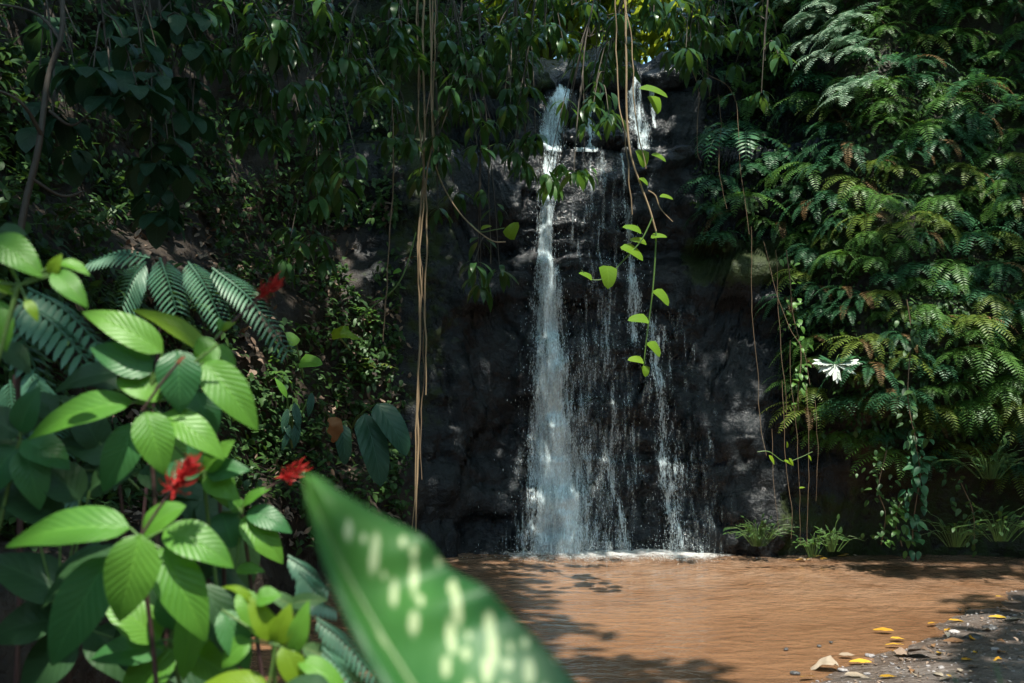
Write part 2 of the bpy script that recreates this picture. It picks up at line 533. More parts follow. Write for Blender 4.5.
def gz(x, y):
    d = shore(x, y)
    z = d * 0.075 if d > 0 else max(d * 0.2, -0.5)
    z += 0.10 * max(0, d - 1.2) + 0.012 * noise.noise(Vector((x * 5, y * 5, 1))) * min(1, max(0, d + .2) * 4)
    return z + 0.006 * noise.noise(Vector((x * 14, y * 14, 1)))


def axis(a, b, fa, fb, fine, coarse):
    out = [a]
    while out[-1] < b:
        v = out[-1]
        out.append(v + (fine if fa < v < fb else coarse))
    return out


gx = axis(-60, 60, -3, 6, 0.05, 1.5)
gy = axis(-60, 60, 0, 10, 0.05, 1.5)
gv = [(x, y, gz(x, y) if abs(x) < 14 and abs(y) < 14 else min(gz(max(-14, min(14, x)), max(-14, min(14, y))), 1.5)) for x in gx for y in gy]
ny_ = len(gy)
gq = [(i * ny_ + j, (i + 1) * ny_ + j, (i + 1) * ny_ + j + 1, i * ny_ + j + 1) for i in range(len(gx) - 1) for j in range(ny_ - 1)]


def mudmat():
    k = NT('shore_mud')
    co = k.n('TexCoord').outputs['Object']
    n1 = k.noise(co, 2.2, 6, 0.6); n2 = k.noise(co, 18, 8, 0.7)
    col = k.mix(k.ramp(n1, 0.35, 0.65), (0.12, 0.095, 0.08), (0.2, 0.18, 0.165))
    col = k.mix(k.ramp(n2, 0.45, 0.75), col, (0.06, 0.047, 0.04))
    sx = k.n('SeparateXYZ'); k.set(sx.inputs[0], co)
    wet = k.math('SUBTRACT', 1.0, k.ramp(sx.outputs[2], 0.01, 0.10))
    col = k.mix(k.math('MULTIPLY', wet, 0.45), col, (0.07, 0.045, 0.03))
    vo = k.n('TexVoronoi', inp={'Scale': 26.0}); k.set(vo.inputs['Vector'], co)
    h = k.math('ADD', k.math('MULTIPLY', n2, 0.8), k.math('MULTIPLY', vo.outputs['Distance'], -0.7))
    bs = k.n('BsdfPrincipled', inp={'Base Color': col, 'Roughness': k.math('SUBTRACT', 0.75, k.math('MULTIPLY', wet, 0.4)), 'Normal': k.bump(h, 0.9, 0.03)})
    return k.done(bs.outputs[0])


mb = MB(); mb.raw(gv, gq)
ground = tag(mb.build('ground', mudmat()), 'muddy pool bed and grey pebbly shore', 'ground', kind='structure')


# ---- pool water
def watermat():
    k = NT('muddy_water')
    co = k.n('TexCoord').outputs['Object']
    n1 = k.noise(k.mapping(co, (0.5, 1.1, 1)), 1.0, 4, 0.5)
    col = k.mix(k.ramp(n1, 0.3, 0.7), (0.125, 0.063, 0.032), (0.205, 0.114, 0.062))
    sep = k.n('SeparateXYZ'); k.set(sep.inputs[0], co)
    # ripples spread from the foot of the falls
    wv = k.n('TexWave', wave_type='RINGS', rings_direction='SPHERICAL', wave_profile='SIN', inp={'Scale': 2.1, 'Distortion': 9.0, 'Detail': 3.0, 'Detail Scale': 1.4, 'Detail Roughness': 0.6})
    mp = k.n('Mapping'); k.set(mp.inputs[0], co); mp.inputs['Location'].default_value = (-0.7, -10.2, 0)
    k.set(wv.inputs['Vector'], mp.outputs[0])
    r2 = k.noise(k.mapping(co, (3.4, 6.6, 1), (0, 0, R(-32))), 1.7, 4, 0.6, 0.6)
    r3 = k.noise(co, 26, 3, 0.6)
    h = k.math('ADD', k.math('MULTIPLY', wv.outputs['Fac'], 0.12), k.math('ADD', k.math('MULTIPLY', r2, 0.9), k.math('MULTIPLY', r3, 0.18)))
    lighter = k.ramp(h, 0.5, 1.0)
    col = k.mix(k.math('MULTIPLY', lighter, 0.35), col, (0.32, 0.185, 0.10))      # paler on the ripple crests
    col = k.mix(k.math('MULTIPLY', k.math('MULTIPLY', k.attr('rnd'), k.ramp(k.noise(co, 2.6, 5, 0.65), 0.35, 0.75)), 0.5), col, (0.40, 0.30, 0.22))      # air bubbles near the falls
    bs = k.n('BsdfPrincipled', inp={'Base Color': col, 'Roughness': 0.04, 'IOR': 1.33, 'Specular IOR Level': 0.5, 'Normal': k.bump(h, k.math('ADD', 0.4, k.math('MULTIPLY', k.attr('rnd'), 0.6)), 0.065)})
    return k.done(bs.outputs[0])


xs = np.linspace(-8, 12, 90); ys = np.linspace(-3, 13, 80)
wvt = [(x, y, 0.012 * noise.noise(Vector((x * 2.2, y * 3.4, 0))) * sstep(4, 9.5, y)) for x in xs for y in ys]
wq = [(i * 80 + j, (i + 1) * 80 + j, (i + 1) * 80 + j + 1, i * 80 + j + 1) for i in range(89) for j in range(79)]
mb = MB(); mb.raw(wvt, wq, None, [sstep(6.5, 10, p[1]) for p in wvt])
pool = tag(mb.build('pool_water', watermat()), 'shallow red brown muddy pool below the falls', 'water', kind='structure')
print('setting', time.time() - T0)

# ---- waterfall
def fallmat(name, streak=(34, 5.0), seed=0.0, gain=1.0):
    k = NT(name)
    uv = k.n('TexCoord').outputs['UV']
    mp = k.n('Mapping'); k.set(mp.inputs[0], uv); mp.inputs['Scale'].default_value = (streak[0], streak[1], 1); mp.inputs['Location'].default_value = (seed, seed * 2.3, seed)
    a = k.noise(mp.outputs[0], 1.0, 5, 0.65, 0.5)
    mp2 = k.n('Mapping'); k.set(mp2.inputs[0], uv); mp2.inputs['Scale'].default_value = (80, 34, 1); mp2.inputs['Location'].default_value = (seed, seed, 0)
    b = k.noise(mp2.outputs[0], 1.0, 3, 0.6)
    mp3 = k.n('Mapping'); k.set(mp3.inputs[0], uv); mp3.inputs['Scale'].default_value = (9, 1.6, 1); mp3.inputs['Location'].default_value = (seed * 3, seed, 0)
    c = k.noise(mp3.outputs[0], 1.0, 4, 0.6, 0.8)
    f = k.math('ADD', k.math('ADD', k.math('MULTIPLY', a, 0.52), k.math('MULTIPLY', b, 0.33)), k.math('MULTIPLY', c, 0.35))     # about 0.6 on average
    d = k.attr('rnd')
    al = k.ramp(k.math('ADD', f, k.math('SUBTRACT', k.math('MULTIPLY', d, 0.30), 0.30)), 0.48, 0.68)
    al = k.math('MULTIPLY', k.math('MULTIPLY', al, gain), k.math('GREATER_THAN', d, 0.01), clamp=True)
    bs = k.n('BsdfPrincipled', inp={'Base Color': (0.80, 0.94, 0.97), 'Roughness': 0.3, 'IOR': 1.33, 'Normal': k.bump(f, 0.6, 0.02)})
    tl = k.n('BsdfTranslucent', inp={'Color': (0.7, 0.82, 0.86)})
    m1 = k.n('MixShader', inp={0: 0.08}); k.set(m1.inputs[1], bs.outputs[0]); k.set(m1.inputs[2], tl.outputs[0])
    tp = k.n('BsdfTransparent')
    m2 = k.n('MixShader'); k.set(m2.inputs[0], al); k.set(m2.inputs[1], tp.outputs[0]); k.set(m2.inputs[2], m1.outputs[0])
    return k.done(m2.outputs[0])


def face_y(x, z):
    p, n, i, dd = BV.ray_cast(Vector((x, 5.0, z)), Vector((0, 1, 0)))
    return p.y if p is not None else 12.5


def stream(pts, off, cols=14, name='cascade', mat=None, parent=None, rowstep=0.03, seed=0):
    """pts: (px, py, half width px, density), top to bottom, read at the depth of the rock face"""
    Z = [CAM_Z + (HOR - p[1]) / F * 10.2 for p in pts]
    X = [(p[0] - 512) / F * 10.2 for p in pts]
    Wd = [p[2] / F * 10.2 for p in pts]
    D = [p[3] for p in pts]
    n = max(6, int((Z[0] - Z[-1]) / rowstep))
    zs = np.linspace(Z[0], Z[-1], n + 1)
    rx, rw, rd = [np.interp(-zs, -np.array(Z), a) for a in (X, Wd, D)]
    v, uv, at_ = [], [], []
    run = [None] * (cols + 1)
    sm = [None] * (cols + 1)
    ph = 0
    for i, z in enumerate(zs):
        if i: ph += (zs[i - 1] - z)
        for k in range(cols + 1):
            f = -1 + 2 * k / cols
            x = rx[i] + f * rw[i] * (1 + 0.30 * noise.noise(Vector((seed, z * 2.6, f)))) + rw[i] * .35 * noise.noise(Vector((seed + 3, z * 1.7, 0)))
            y = face_y(x, z)
            if run[k] is None: run[k] = y; sm[k] = y
            run[k] = min(y, run[k] + 0.012)
            sm[k] += (run[k] - sm[k]) * 0.35
            yy = min(sm[k], y) - off - 0.02 * noise.noise(Vector((x * 8, z * 3, seed)))
            v.append((x, yy, max(z, 0.0)))
            uv.append((x + seed, ph))
            e = (1 - abs(f) ** 2.2)
            at_.append(max(0.0, rd[i] * e) if 0 < i < n or rd[i] > .6 else rd[i] * e * .5)
    m = cols + 1
    q = [(i * m + k, (i + 1) * m + k, (i + 1) * m + k + 1, i * m + k + 1) for i in range(n) for k in range(cols)]
    mb = MB(); mb.raw(v, q, uv, at_)
    return mb.build(name, mat, parent)


wf = thing('waterfall', 'tall thin white waterfall down the dark rock face into the brown pool', 'waterfall', (0.4, 10.0, 0))
wf_loc = Vector(wf.location)
FM = [fallmat('falling_water_' + c, seed=i * 3.7 + .3) for i, c in enumerate(('fine', 'braided', 'misty'))]
FV = fallmat('falling_water_veil', (26, 3.2), 11.3, 0.6)


def wfchild(o):
    o.location = -wf_loc
    return o


main = [(554, 128, 12, .7), (549, 180, 13, .72), (547, 225, 13, .8), (548, 262, 16, .85), (550, 300, 24, .85), (552, 360, 29, .88), (554, 420, 30, .95), (556, 470, 36, 1.0), (558, 520, 38, .97), (560, 563, 38, 1.0)]
for j, (off, dd) in enumerate(((0.03, 0.06), (0.09, -0.02), (0.15, -0.12), (0.22, -0.25))):
    wfchild(stream([(a, b, c_ * (1 - .05 * j), d + dd) for a, b, c_, d in main], off, 18, 'main_cascade', FM[j % 3], wf, seed=j * 5.3))
core = [(549, 150, 6, .9), (547, 190, 7, 1.0), (548, 225, 8, 1.05), (549, 300, 11, 1.0), (553, 360, 13, 1.1), (557, 430, 13, 1.15), (562, 490, 17, 1.2), (566, 530, 19, 1.2), (566, 563, 21, 1.2)]
wfchild(stream(core, 0.19, 10, 'main_cascade', FM[1], wf, seed=2.2))
upper = [(572, 34, 6, 1.1), (568, 55, 12, 1.3), (561, 75, 18, 1.2), (557, 100, 20, 1.0), (556, 134, 19, .9)]
for j, off in enumerate((0.04, 0.1)):
    wfchild(stream(upper, off, 14, 'upper_cascade', FM[j], wf, seed=8 + j * 2.1))
wfchild(stream([(568, 44, 6, 1.1), (568, 62, 11, 1.5), (566, 84, 10, 1.3), (564, 100, 6, .9)], 0.14, 8, 'upper_cascade', FM[0], wf, seed=19))
wfchild(stream([(601, 28, 5, 1.0), (599, 65, 8, 1.0), (598, 95, 8, 1.0), (596, 112, 16, 1.05), (592, 126, 22, 1.1), (591, 134, 22, .9)], 0.05, 12, 'upper_cascade', FM[1], wf, seed=21))
wfchild(stream([(648, 34, 10, .95), (651, 65, 14, .95), (655, 95, 15, .9), (660, 128, 12, .7)], 0.05, 12, 'upper_cascade', FM[2], wf, seed=25))
wfchild(stream([(668, 45, 5, 1.1), (671, 75, 5, 1.0), (672, 95, 5, .8)], 0.05, 6, 'upper_cascade', FM[1], wf, seed=27))
side1 = [(630, 135, 4, .7), (633, 190, 5, .75), (636, 240, 6, .8), (640, 290, 11, .9), (641, 325, 13, .85), (640, 350, 8, .6)]
side2 = [(655, 300, 6, .5), (663, 340, 8, .75), (667, 390, 9, .8), (670, 440, 9, .85), (673, 490, 12, .85), (676, 530, 11, .8), (677, 560, 12, .8)]
wfchild(stream([(a + 1, b_, c_ * 2.6, d * .75) for a, b_, c_, d in side2], 0.1, 12, 'side_cascade', FM[2], wf, seed=61))
wfchild(stream(side1, 0.05, 10, 'side_cascade', FM[1], wf, seed=31))
wfchild(stream(side2, 0.05, 10, 'side_cascade', FM[0], wf, seed=33))
wfchild(stream([(606, 420, 5, .5), (612, 470, 6, .75), (622, 510, 5, .8), (630, 556, 6, .75)], 0.06, 8, 'side_cascade', FM[0], wf, seed=35))
wfchild(stream([(536, 470, 5, .6), (532, 510, 5, .8), (536, 563, 6, .8)], 0.05, 8, 'side_cascade', FM[1], wf, seed=36))
wfchild(stream([(582, 445, 6, .6), (592, 470, 8, .85), (588, 505, 7, .7), (590, 556, 9, .7)], 0.05, 8, 'side_cascade', FM[1], wf, seed=38))
wfchild(stream([(604, 132, 44, .58), (604, 230, 50, .60), (606, 330, 56, .64), (608, 440, 62, .70), (610, 556, 66, .73)], 0.03, 30, 'veil', FV, wf, seed=41))
wfchild(stream([(556, 280, 40, .5), (562, 400, 56, .66), (568, 500, 70, .8), (570, 560, 80, .9)], 0.10, 30, 'veil', FV, wf, seed=45))
wfchild(stream([(690, 300, 24, .4), (696, 400, 34, .52), (702, 480, 40, .62), (705, 556, 42, .66)], 0.03, 20, 'veil', FV, wf, seed=49))

# drops flying off the falls and bouncing where they land
dv = np.array([(math.cos(a) * r, math.sin(a) * r, z) for z, r in ((-.5, .05), (-.15, .5), (.2, .35), (.5, .04)) for a in (0, 1.57, 3.14, 4.71)])
dq = np.array([(i * 4 + k, i * 4 + (k + 1) % 4, (i + 1) * 4 + (k + 1) % 4, (i + 1) * 4 + k) for i in range(3) for k in range(4)])
DROP = (dv, dq, np.zeros((len(dv), 2)))
mats = []
zl = [(p[1]) for p in main]
for i in range(2400):
    r = rng.random()
    if r < .62:
        py = 130 + 430 * rng.random() ** .7
        cx = np.interp(py, zl, [p[0] for p in main]); hw = np.interp(py, zl, [p[2] for p in main])
        pxx = cx + rng.normal() * hw * 0.62
    elif r < .74: py = rng.uniform(60, 130); pxx = 558 + rng.normal() * 10
    elif r < .9: py = rng.uniform(200, 556); pxx = np.interp(py, [200, 300, 330, 400, 556], [634, 640, 652, 667, 677]) + rng.normal() * 6
    else: py = 130 + 426 * rng.random() ** .6; pxx = 606 + rng.uniform(-50, 60)
    x = (pxx - 512) / F * 10.2; z = CAM_Z + (HOR - py) / F * 10.2
    y = face_y(x, z) - 0.05 - abs(rng.normal()) * 0.11
    wd = rng.uniform(.0015, .0045); ln = rng.uniform(.008, .03)
    mats.append(np.array([[wd, 0, 0, x], [0, wd, 0, y], [0, 0, ln, max(z, .02)], [0, 0, 0, 1]]))
for i in range(2600):
    x = rng.choice([0.5 + rng.normal() * .3, 1.0 + rng.normal() * .5, 1.65 + rng.normal() * .15]); h = rng.exponential(0.05)
    y = 10.12 - abs(rng.normal()) * 0.22
    wd = rng.uniform(.002, .005)
    mats.append(np.array([[wd, 0, 0, x], [0, wd, 0, y], [0, 0, wd * 1.4, 0.01 + h], [0, 0, 0, 1]]))
k = NT('water_drop')
bs = k.n('BsdfPrincipled', inp={'Base Color': (0.80, 0.94, 0.97), 'Roughness': 0.15, 'IOR': 1.33})
dropm = k.done(bs.outputs[0])
mb = MB(); mb.inst(DROP, np.array(mats))
sp = wfchild(mb.build('spray', dropm, wf)); sp['kind'] = 'stuff'

# foam where the water lands
def foammat():
    k = NT('foam')
    co = k.n('TexCoord').outputs['Object']
    a = k.noise(co, 16, 6, 0.7); b = k.noise(co, 60, 4, 0.7)
    f = k.math('ADD', k.math('MULTIPLY', a, 0.6), k.math('MULTIPLY', b, 0.5))
    al = k.ramp(k.math('ADD', f, k.math('SUBTRACT', k.math('MULTIPLY', k.attr('rnd'), 0.45), 0.45)), 0.36, 0.64)
    bs = k.n('BsdfPrincipled', inp={'Base Color': (0.6, 0.6, 0.58), 'Roughness': 0.5, 'Normal': k.bump(f, .8, .02)})
    tp = k.n('BsdfTransparent'); ms = k.n('MixShader'); k.set(ms.inputs[0], al); k.set(ms.inputs[1], tp.outputs[0]); k.set(ms.inputs[2], bs.outputs[0])
    return k.done(ms.outputs[0])


v, q, at_ = [], [], []
NX, NY = 120, 40
for i in range(NX):
    x = -0.7 + 3.6 * i / (NX - 1)
    for j in range(NY):
        y = 10.6 - 2.6 * j / (NY - 1)
        edge = min(face_y(x, .05), 10.6)
        dist = edge - y
        wd = 0.30 + 0.30 * math.exp(-((x - .55) / .5) ** 2) + .12 * math.exp(-((x - 1.7) / .4) ** 2)
        a = math.exp(-max(0, dist - .1) / wd) * 0.66 * (0.75 + 0.6 * noise.noise(Vector((x * 2.3, 1.7, 0)))) * sstep(-0.7, 0.1, x) * (1 - sstep(2.1, 2.8, x))
        a += 0.80 * math.exp(-max(0, dist - .2) / .75) * math.exp(-((x - 1.2) / 1.1) ** 2)  # wide tail of foam flecks, also standing in for sun glitter
        v.append((x, y, 0.014 + 0.006 * a * (0.5 + noise.noise(Vector((x * 9, y * 9, 0)))) )); at_.append(a if j < NY - 1 else 0)
q = [(i * NY + j, i * NY + j + 1, (i + 1) * NY + j + 1, (i + 1) * NY + j) for i in range(NX - 1) for j in range(NY - 1)]
mb = MB(); mb.raw(v, q, None, at_)
wfchild(mb.build('foam', foammat(), wf))
print('waterfall', time.time() - T0)


# ================================================================== LEAF SHAPES
T_lance = [leaf(1, .30, 7, 'lance', .25, d, seed=i) for i, d in enumerate((.5, .9, 1.3))]
T_ovate = [leaf(1, .52, 7, 'ovate', .22, d, seed=i) for i, d in enumerate((.4, .8))]
T_broad = [leaf(1, .60, 11, 'broad', .18, d, half=2, wave=.015, seed=i) for i, d in enumerate((.5, .9, 1.2))]
T_small = [leaf(1, .6, 5, 'ovate', .2, .5)]
T_canopy = [leaf(1, .42, 3, 'lance', .2, .6)]
T_heart = [leaf(1, .85, 8, 'heart', .15, .6, half=2, seed=i) for i in range(2)]
T_dead = [leaf(1, .5, 7, 'ovate', .5, 1.4, wave=.06, half=2, seed=3), leaf(1, .42, 7, 'ovate', .3, -.9, wave=.05, half=2, seed=5), leaf(1, .4, 8, 'lance', .12, .4, wave=.03, half=2, seed=6)]

def crumple(seed):
    v, q, uv = leaf(1, .62, 9, 'ovate', .45, 1.5, .05, 3, seed)
    v = v + np.array([tuple(noise.noise_vector(Vector(p) * 3.5 + Vector((seed * 5.1, 0, 0)))) for p in v]) * .13
    return v, q, uv


T_dead += [crumple(1), crumple(2), crumple(3)]


def pick(mb, tpls, Ms, a=None):
    idx = rng.integers(0, len(tpls), len(Ms))
    for i, t in enumerate(tpls):
        m = idx == i
        if m.any(): mb.inst(t, Ms[m], None if a is None else np.asarray(a)[m])


def unit(n):
    return norm(rng.standard_normal((n, 3)))


# ================================================================== CANOPY TREES (their shade falls on the pool)
def px2ground(px, py):
    Y = CAM_Z * F / (py - HOR)
    return ((px - 512) / F * Y, Y)


LITPX = [(520, 562), (560, 556), (700, 554), (845, 558), (850, 572), (905, 581), (1030, 577), (1030, 590), (965, 590), (905, 597), (945, 604), (925, 616), (970, 619),
         (985, 626), (940, 636), (930, 655), (935, 700), (770, 700), (745, 668), (690, 652), (655, 657), (620, 647), (580, 650), (562, 634), (612, 640), (655, 628), (560, 612), (572, 598), (545, 583)]
LIT = np.array([px2ground(a, b) for a, b in LITPX])


def inpoly(x, y, poly):
    c = np.zeros(len(x), bool)
    j = len(poly) - 1
    for i in range(len(poly)):
        xi, yi = poly[i]; xj, yj = poly[j]
        t = ((yi > y) != (yj > y)) & (x < (xj - xi) * (y - yi) / (yj - yi + 1e-12) + xi)
        c ^= t
        j = i
    return c


KX, KY = SUN.x / SUN.z, SUN.y / SUN.z


def shadow_xy(p):
    return (p[0] - KX * p[2], p[1] - KY * p[2])


GAPS = []                                                    # openings shaped in the crowns to aim sunlight: shadow position, radius
def gap(p, r): GAPS.append((*shadow_xy(p), r))


gap((0.52, 10.5, 4.85), .36); gap((0.85, 10.8, 4.6), .16); gap((1.6, 11.0, 5.4), .34)
for a, b, r in ((828, -10, .4), (838, 15, .4), (848, 40, .36), (858, 72, .3), (826, 60, .24), (868, 105, .2), (835, 365, .25)):
    h_, n_ = hit(a, b)
    for q_ in (.1, .4, .7, 1.0): gap(h_ + Vector((-.25, -.9, .1)) * q_, r)
h_, n_ = hit(842, 356); gap(P(835, 364, h_.y - .34), .32); gap(P(240, 305, 3.0), .16); gap(P(130, 285, 3.0), .08)
for a_, b_, Y_, r_ in ((180, 330, 2.1, .16), (60, 430, 2.1, .12), (150, 440, 2.1, .12), (225, 400, 2.1, .14), (60, 535, 1.9, .13), (150, 560, 1.9, .12), (200, 550, 1.9, .13), (265, 530, 2.3, .13), (40, 270, 1.9, .12), (285, 620, 1.8, .16)):
    gap(P(a_, b_, Y_), r_)
gap(P(285, 635, 1.85), .2); gap(P(322, 505, .83), .07); gap(P(225, 385, 2.15), .13); gap(P(340, 540, .78), .07); gap(P(240, 405, 2.1), .10); gap(P(60, 425, 2.1), .08); gap(P(140, 590, 1.9), .09)
for i in range(34):
    a, b = rng.uniform(0, 460), rng.uniform(0, 290)
    gap(P(a, b, rng.uniform(5.5, 8.2)), rng.uniform(.06, .13))
for i in range(54):
    h_, n_ = hit(rng.uniform(800, 1010), rng.uniform(30, 420)); gap(h_ + n_ * rng.uniform(.2, .6), rng.uniform(.05, .12))
for i in range(22):
    h_, n_ = hit(rng.uniform(230, 390), rng.uniform(230, 480)); gap(h_ + n_ * rng.uniform(.05, .3), rng.uniform(.05, .1))

N = 31000
sx = rng.uniform(-6, 8.5, N); sy = rng.uniform(-2.5, 14.4, N)
# leaves grow in clumps
cx = rng.uniform(-6, 8.5, 2600); cy = rng.uniform(-2.5, 14.4, 2600); ch = rng.uniform(8.6, 12.0, 2600)
ci = rng.integers(0, 2600, N)
lx = np.where(rng.random(N) < .65, cx[ci] + rng.normal(size=N) * .28, sx)
ly = np.where(lx == sx, sy, cy[ci] + rng.normal(size=N) * .28)
lh = np.where(lx == sx, rng.uniform(8.6, 12, N), ch[ci] + rng.normal(size=N) * .2)
keep = ~inpoly(lx, ly, LIT)
for ox, oy in ((.2, 0), (-.2, 0), (0, .2), (0, -.2)): keep &= ~inpoly(lx + ox, ly + oy, LIT)
for gx_, gy_, r in GAPS:
    keep &= (lx - gx_) ** 2 + (ly - gy_) ** 2 > (r + .10) ** 2
keep &= ~((ly < 3.2) & (lx < .6) & (lx > -1.3) & (rng.random(N) < .32))
keep &= ~(((ly < .2) & (lx > -1.6)) | ((ly < 3) & (lx > .8)))
lx, ly, lh = lx[keep], ly[keep], lh[keep]
W_ = np.stack([lx + KX * lh, ly + KY * lh, lh], 1)
TREES = [((-6.5, 6.5), 'left bank'), ((-5.5, -1.5), 'behind left'), ((7.5, 1.0), 'behind right'), ((9.5, 9.5), 'right wall'), ((-3.8, 12.5), 'back')]
CLAB = ['tall shade tree rooted on the left bank above the pool', 'tall shade tree standing behind the viewer on the left', 'tall shade tree on the near right shore behind the viewer',
        'tall shade tree rooted on top of the fern covered right wall', 'tall shade tree rooted behind the rim left of the falls']
own = np.argmin([(W_[:, 0] - t[0][0]) ** 2 + (W_[:, 1] - t[0][1]) ** 2 for t in TREES], 0)
for i, ((x, y), nm) in enumerate(TREES):
    m = own == i
    if not m.any(): continue
    base_z = 9.4 if i in (0, 3, 4) else gz(x, y)
    tr = thing('shade_tree', CLAB[i], 'tree', (x, y, base_z), 'shade trees roofing the glade')
    mb = MB()
    d = unit(m.sum()); d[:, 2] = -abs(d[:, 2]) * .5
    Ms = frames(W_[m], d, (0, 0, 1), rng.uniform(.26, .4, m.sum()))
    mb.inst(T_canopy[0], Ms)
    mb.build('crown', M['canopy'], tr, local=(x, y, base_z))
    mb = MB()
    cen = W_[m].mean(0)
    mb.tube(wobble(spline([(x, y, base_z - .4), (x * .9 + cen[0] * .1, y * .9 + cen[1] * .1, base_z * .5 + 4.5), (x * .6 + cen[0] * .4, y * .6 + cen[1] * .4, 9.9), (*cen[:2], 10.6)], 24), .12, .5, i), list(np.linspace(.22, .06, 25)), 8)
    for tt in W_[m][rng.integers(0, m.sum(), 7)]:
        st = Vector((x, y, 0)).lerp(Vector((*cen[:2], 0)), rng.uniform(.3, .8)); st.z = 10
        mid = st.lerp(Vector(tt), .5) + Vector((0, 0, .3))
        mb.tube(spline([st, mid, tt], 8), list(np.linspace(.03, .01, 9)), 5)
    mb.build('trunk', M['bark'], tr, local=(x, y, base_z))

# ---- unseen trees added behind the viewer to hold back low sky light
for i, (x, y, h, r, lab) in enumerate(((-8.5, -5, 6.5, 2.6, 'unseen bushy tree added behind the viewer, far left'), (-5.5, -7.5, 7.5, 2.8, 'unseen bushy tree added behind the viewer, left'), (-1.8, -9, 6.8, 2.8, 'unseen bushy tree added straight behind the viewer'),
                                      (2.2, -9, 7.5, 2.8, 'unseen bushy tree added behind the viewer, half right'), (6, -8, 6.8, 2.8, 'unseen bushy tree added behind the viewer, right'), (9.5, -5.5, 7.5, 2.8, 'unseen bushy tree added behind the viewer, far right'))):
    tr = thing('sky_screen_tree', lab, 'tree', (x, y, gz(x, y)), 'trees added behind the viewer to screen the sky')
    n = 1700
    d_ = unit(n) * (rng.random((n, 1)) ** .4) * (r, r * .6, h * .5) + (0, 0, h * .5)
    d_ = d_[d_[:, 2] > .1]
    dd = unit(len(d_)); dd[:, 2] -= .5
    mb = MB(); mb.inst(T_canopy[0], frames(d_, dd, (0, 0, 1), rng.uniform(.45, .75, len(d_)))); mb.build('crown', M['canopy'], tr)
    mb = MB(); mb.tube(wobble(spline([(0, 0, -.3), (.1, 0, h * .4), (0, 0, h * .85)], 12), .1, .7, i), list(np.linspace(.18, .05, 13)), 8); mb.build('trunk', M['bark'], tr)

# ---- trees in the sun beyond the rim of the falls
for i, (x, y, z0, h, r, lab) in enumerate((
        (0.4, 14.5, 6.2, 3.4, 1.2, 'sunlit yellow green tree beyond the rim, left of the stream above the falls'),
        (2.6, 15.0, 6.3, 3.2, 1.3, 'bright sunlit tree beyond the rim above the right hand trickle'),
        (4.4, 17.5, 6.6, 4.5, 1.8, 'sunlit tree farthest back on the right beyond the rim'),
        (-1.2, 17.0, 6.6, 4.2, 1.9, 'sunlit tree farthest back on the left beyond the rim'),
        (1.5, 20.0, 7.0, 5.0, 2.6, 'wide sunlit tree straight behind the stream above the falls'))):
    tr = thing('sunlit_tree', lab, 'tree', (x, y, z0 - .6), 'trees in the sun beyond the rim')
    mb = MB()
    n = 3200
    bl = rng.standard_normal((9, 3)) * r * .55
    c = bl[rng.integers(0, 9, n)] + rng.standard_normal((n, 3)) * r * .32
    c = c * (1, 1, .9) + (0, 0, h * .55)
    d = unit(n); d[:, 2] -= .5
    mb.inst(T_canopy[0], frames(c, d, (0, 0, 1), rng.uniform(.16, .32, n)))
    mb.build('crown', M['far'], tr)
    mb = MB()
    mb.tube(wobble(spline([(0, 0, -.5), (.1, 0, h * .3), (0, .1, h * .8)], 12), .08, 1, i), list(np.linspace(.11, .03, 13)), 7)
    for b_ in bl[:6]:
        mb.tube(spline([(0.05, 0, h * .25), Vector((*(b_[:2] * .5), h * .45)), Vector((b_[0], b_[1], h * .55 + b_[2] * .8))], 8), list(np.linspace(.04, .01, 9)), 5)
    mb.build('trunk', M['bark'], tr)
print('canopy', time.time() - T0)

# ================================================================== UNDERGROWTH ON THE WALLS (nobody could count it)
def scatter(px0, px1, py0, py1, n, cond=None):
    out = []
    for i in range(n):
        a, b = rng.uniform(px0, px1), rng.uniform(py0, py1)
        if cond and not cond(a, b): continue
        p, nn = hit(a, b)
        if p is None or p.z < .05 or p.y > 13: continue
        out.append((*p, *nn))
    return np.array(out)


def undergrowth(name, label, pts, tpl, mat, size, lift=.05, droop=.6, cat='undergrowth', per=3):
    mb = MB()
    pts = np.repeat(pts, per, 0)
    n = len(pts)
    pos = pts[:, :3] + pts[:, 3:] * rng.uniform(.0, lift, (n, 1)) + rng.standard_normal((n, 3)) * .035
    d = pts[:, 3:] * .6 + unit(n) * .8; d[:, 2] -= droop
    up = pts[:, 3:] * .7 + np.array([0, 0, .7])
    pick(mb, tpl, frames(pos, d, up, rng.uniform(*size, n)))
    o = mb.build(name, mat)
    return tag(o, label, cat, kind='stuff')


lb = lambda a, b: a < 400 - max(0, (b - 330)) * -.05 and noise.noise(Vector((a * .018, b * .018, 2))) > -.25
undergrowth('bank_undergrowth', 'dark small leaved undergrowth creeping over the steep left bank', scatter(-60, 410, -30, 540, 7500, lb), T_small + T_ovate, M['creeper'], (.04, .10), .16)
wl_ = lambda a, b: (a > 790 or b < 250) and (b < 440) and not (b > 60 and a < 700) and noise.noise(Vector((a * .02, b * .02, 7))) > -.35
undergrowth('wall_undergrowth', 'low creeping greenery matted between the ferns on the right wall', scatter(690, 1060, -40, 470, 3800, wl_), T_small + T_ovate, M['creeper'], (.04, .085), .08)
undergrowth('rim_undergrowth', 'green plants matted along the rim above the falls', scatter(400, 790, -60, 75, 1000, lambda a, b: not (540 < a < 680 and b > 20)), T_small + T_ovate, M['creeper'], (.06, .14), .2)
lt = scatter(120, 410, 200, 540, 1300, lambda a, b: noise.noise(Vector((a * .02, b * .02, 12))) > -.05)
undergrowth('leaf_litter', 'brown and grey leaf litter strewn down the left bank', lt, T_dead, M['litter'], (.05, .11), .03, .2, 'leaf litter', 2)

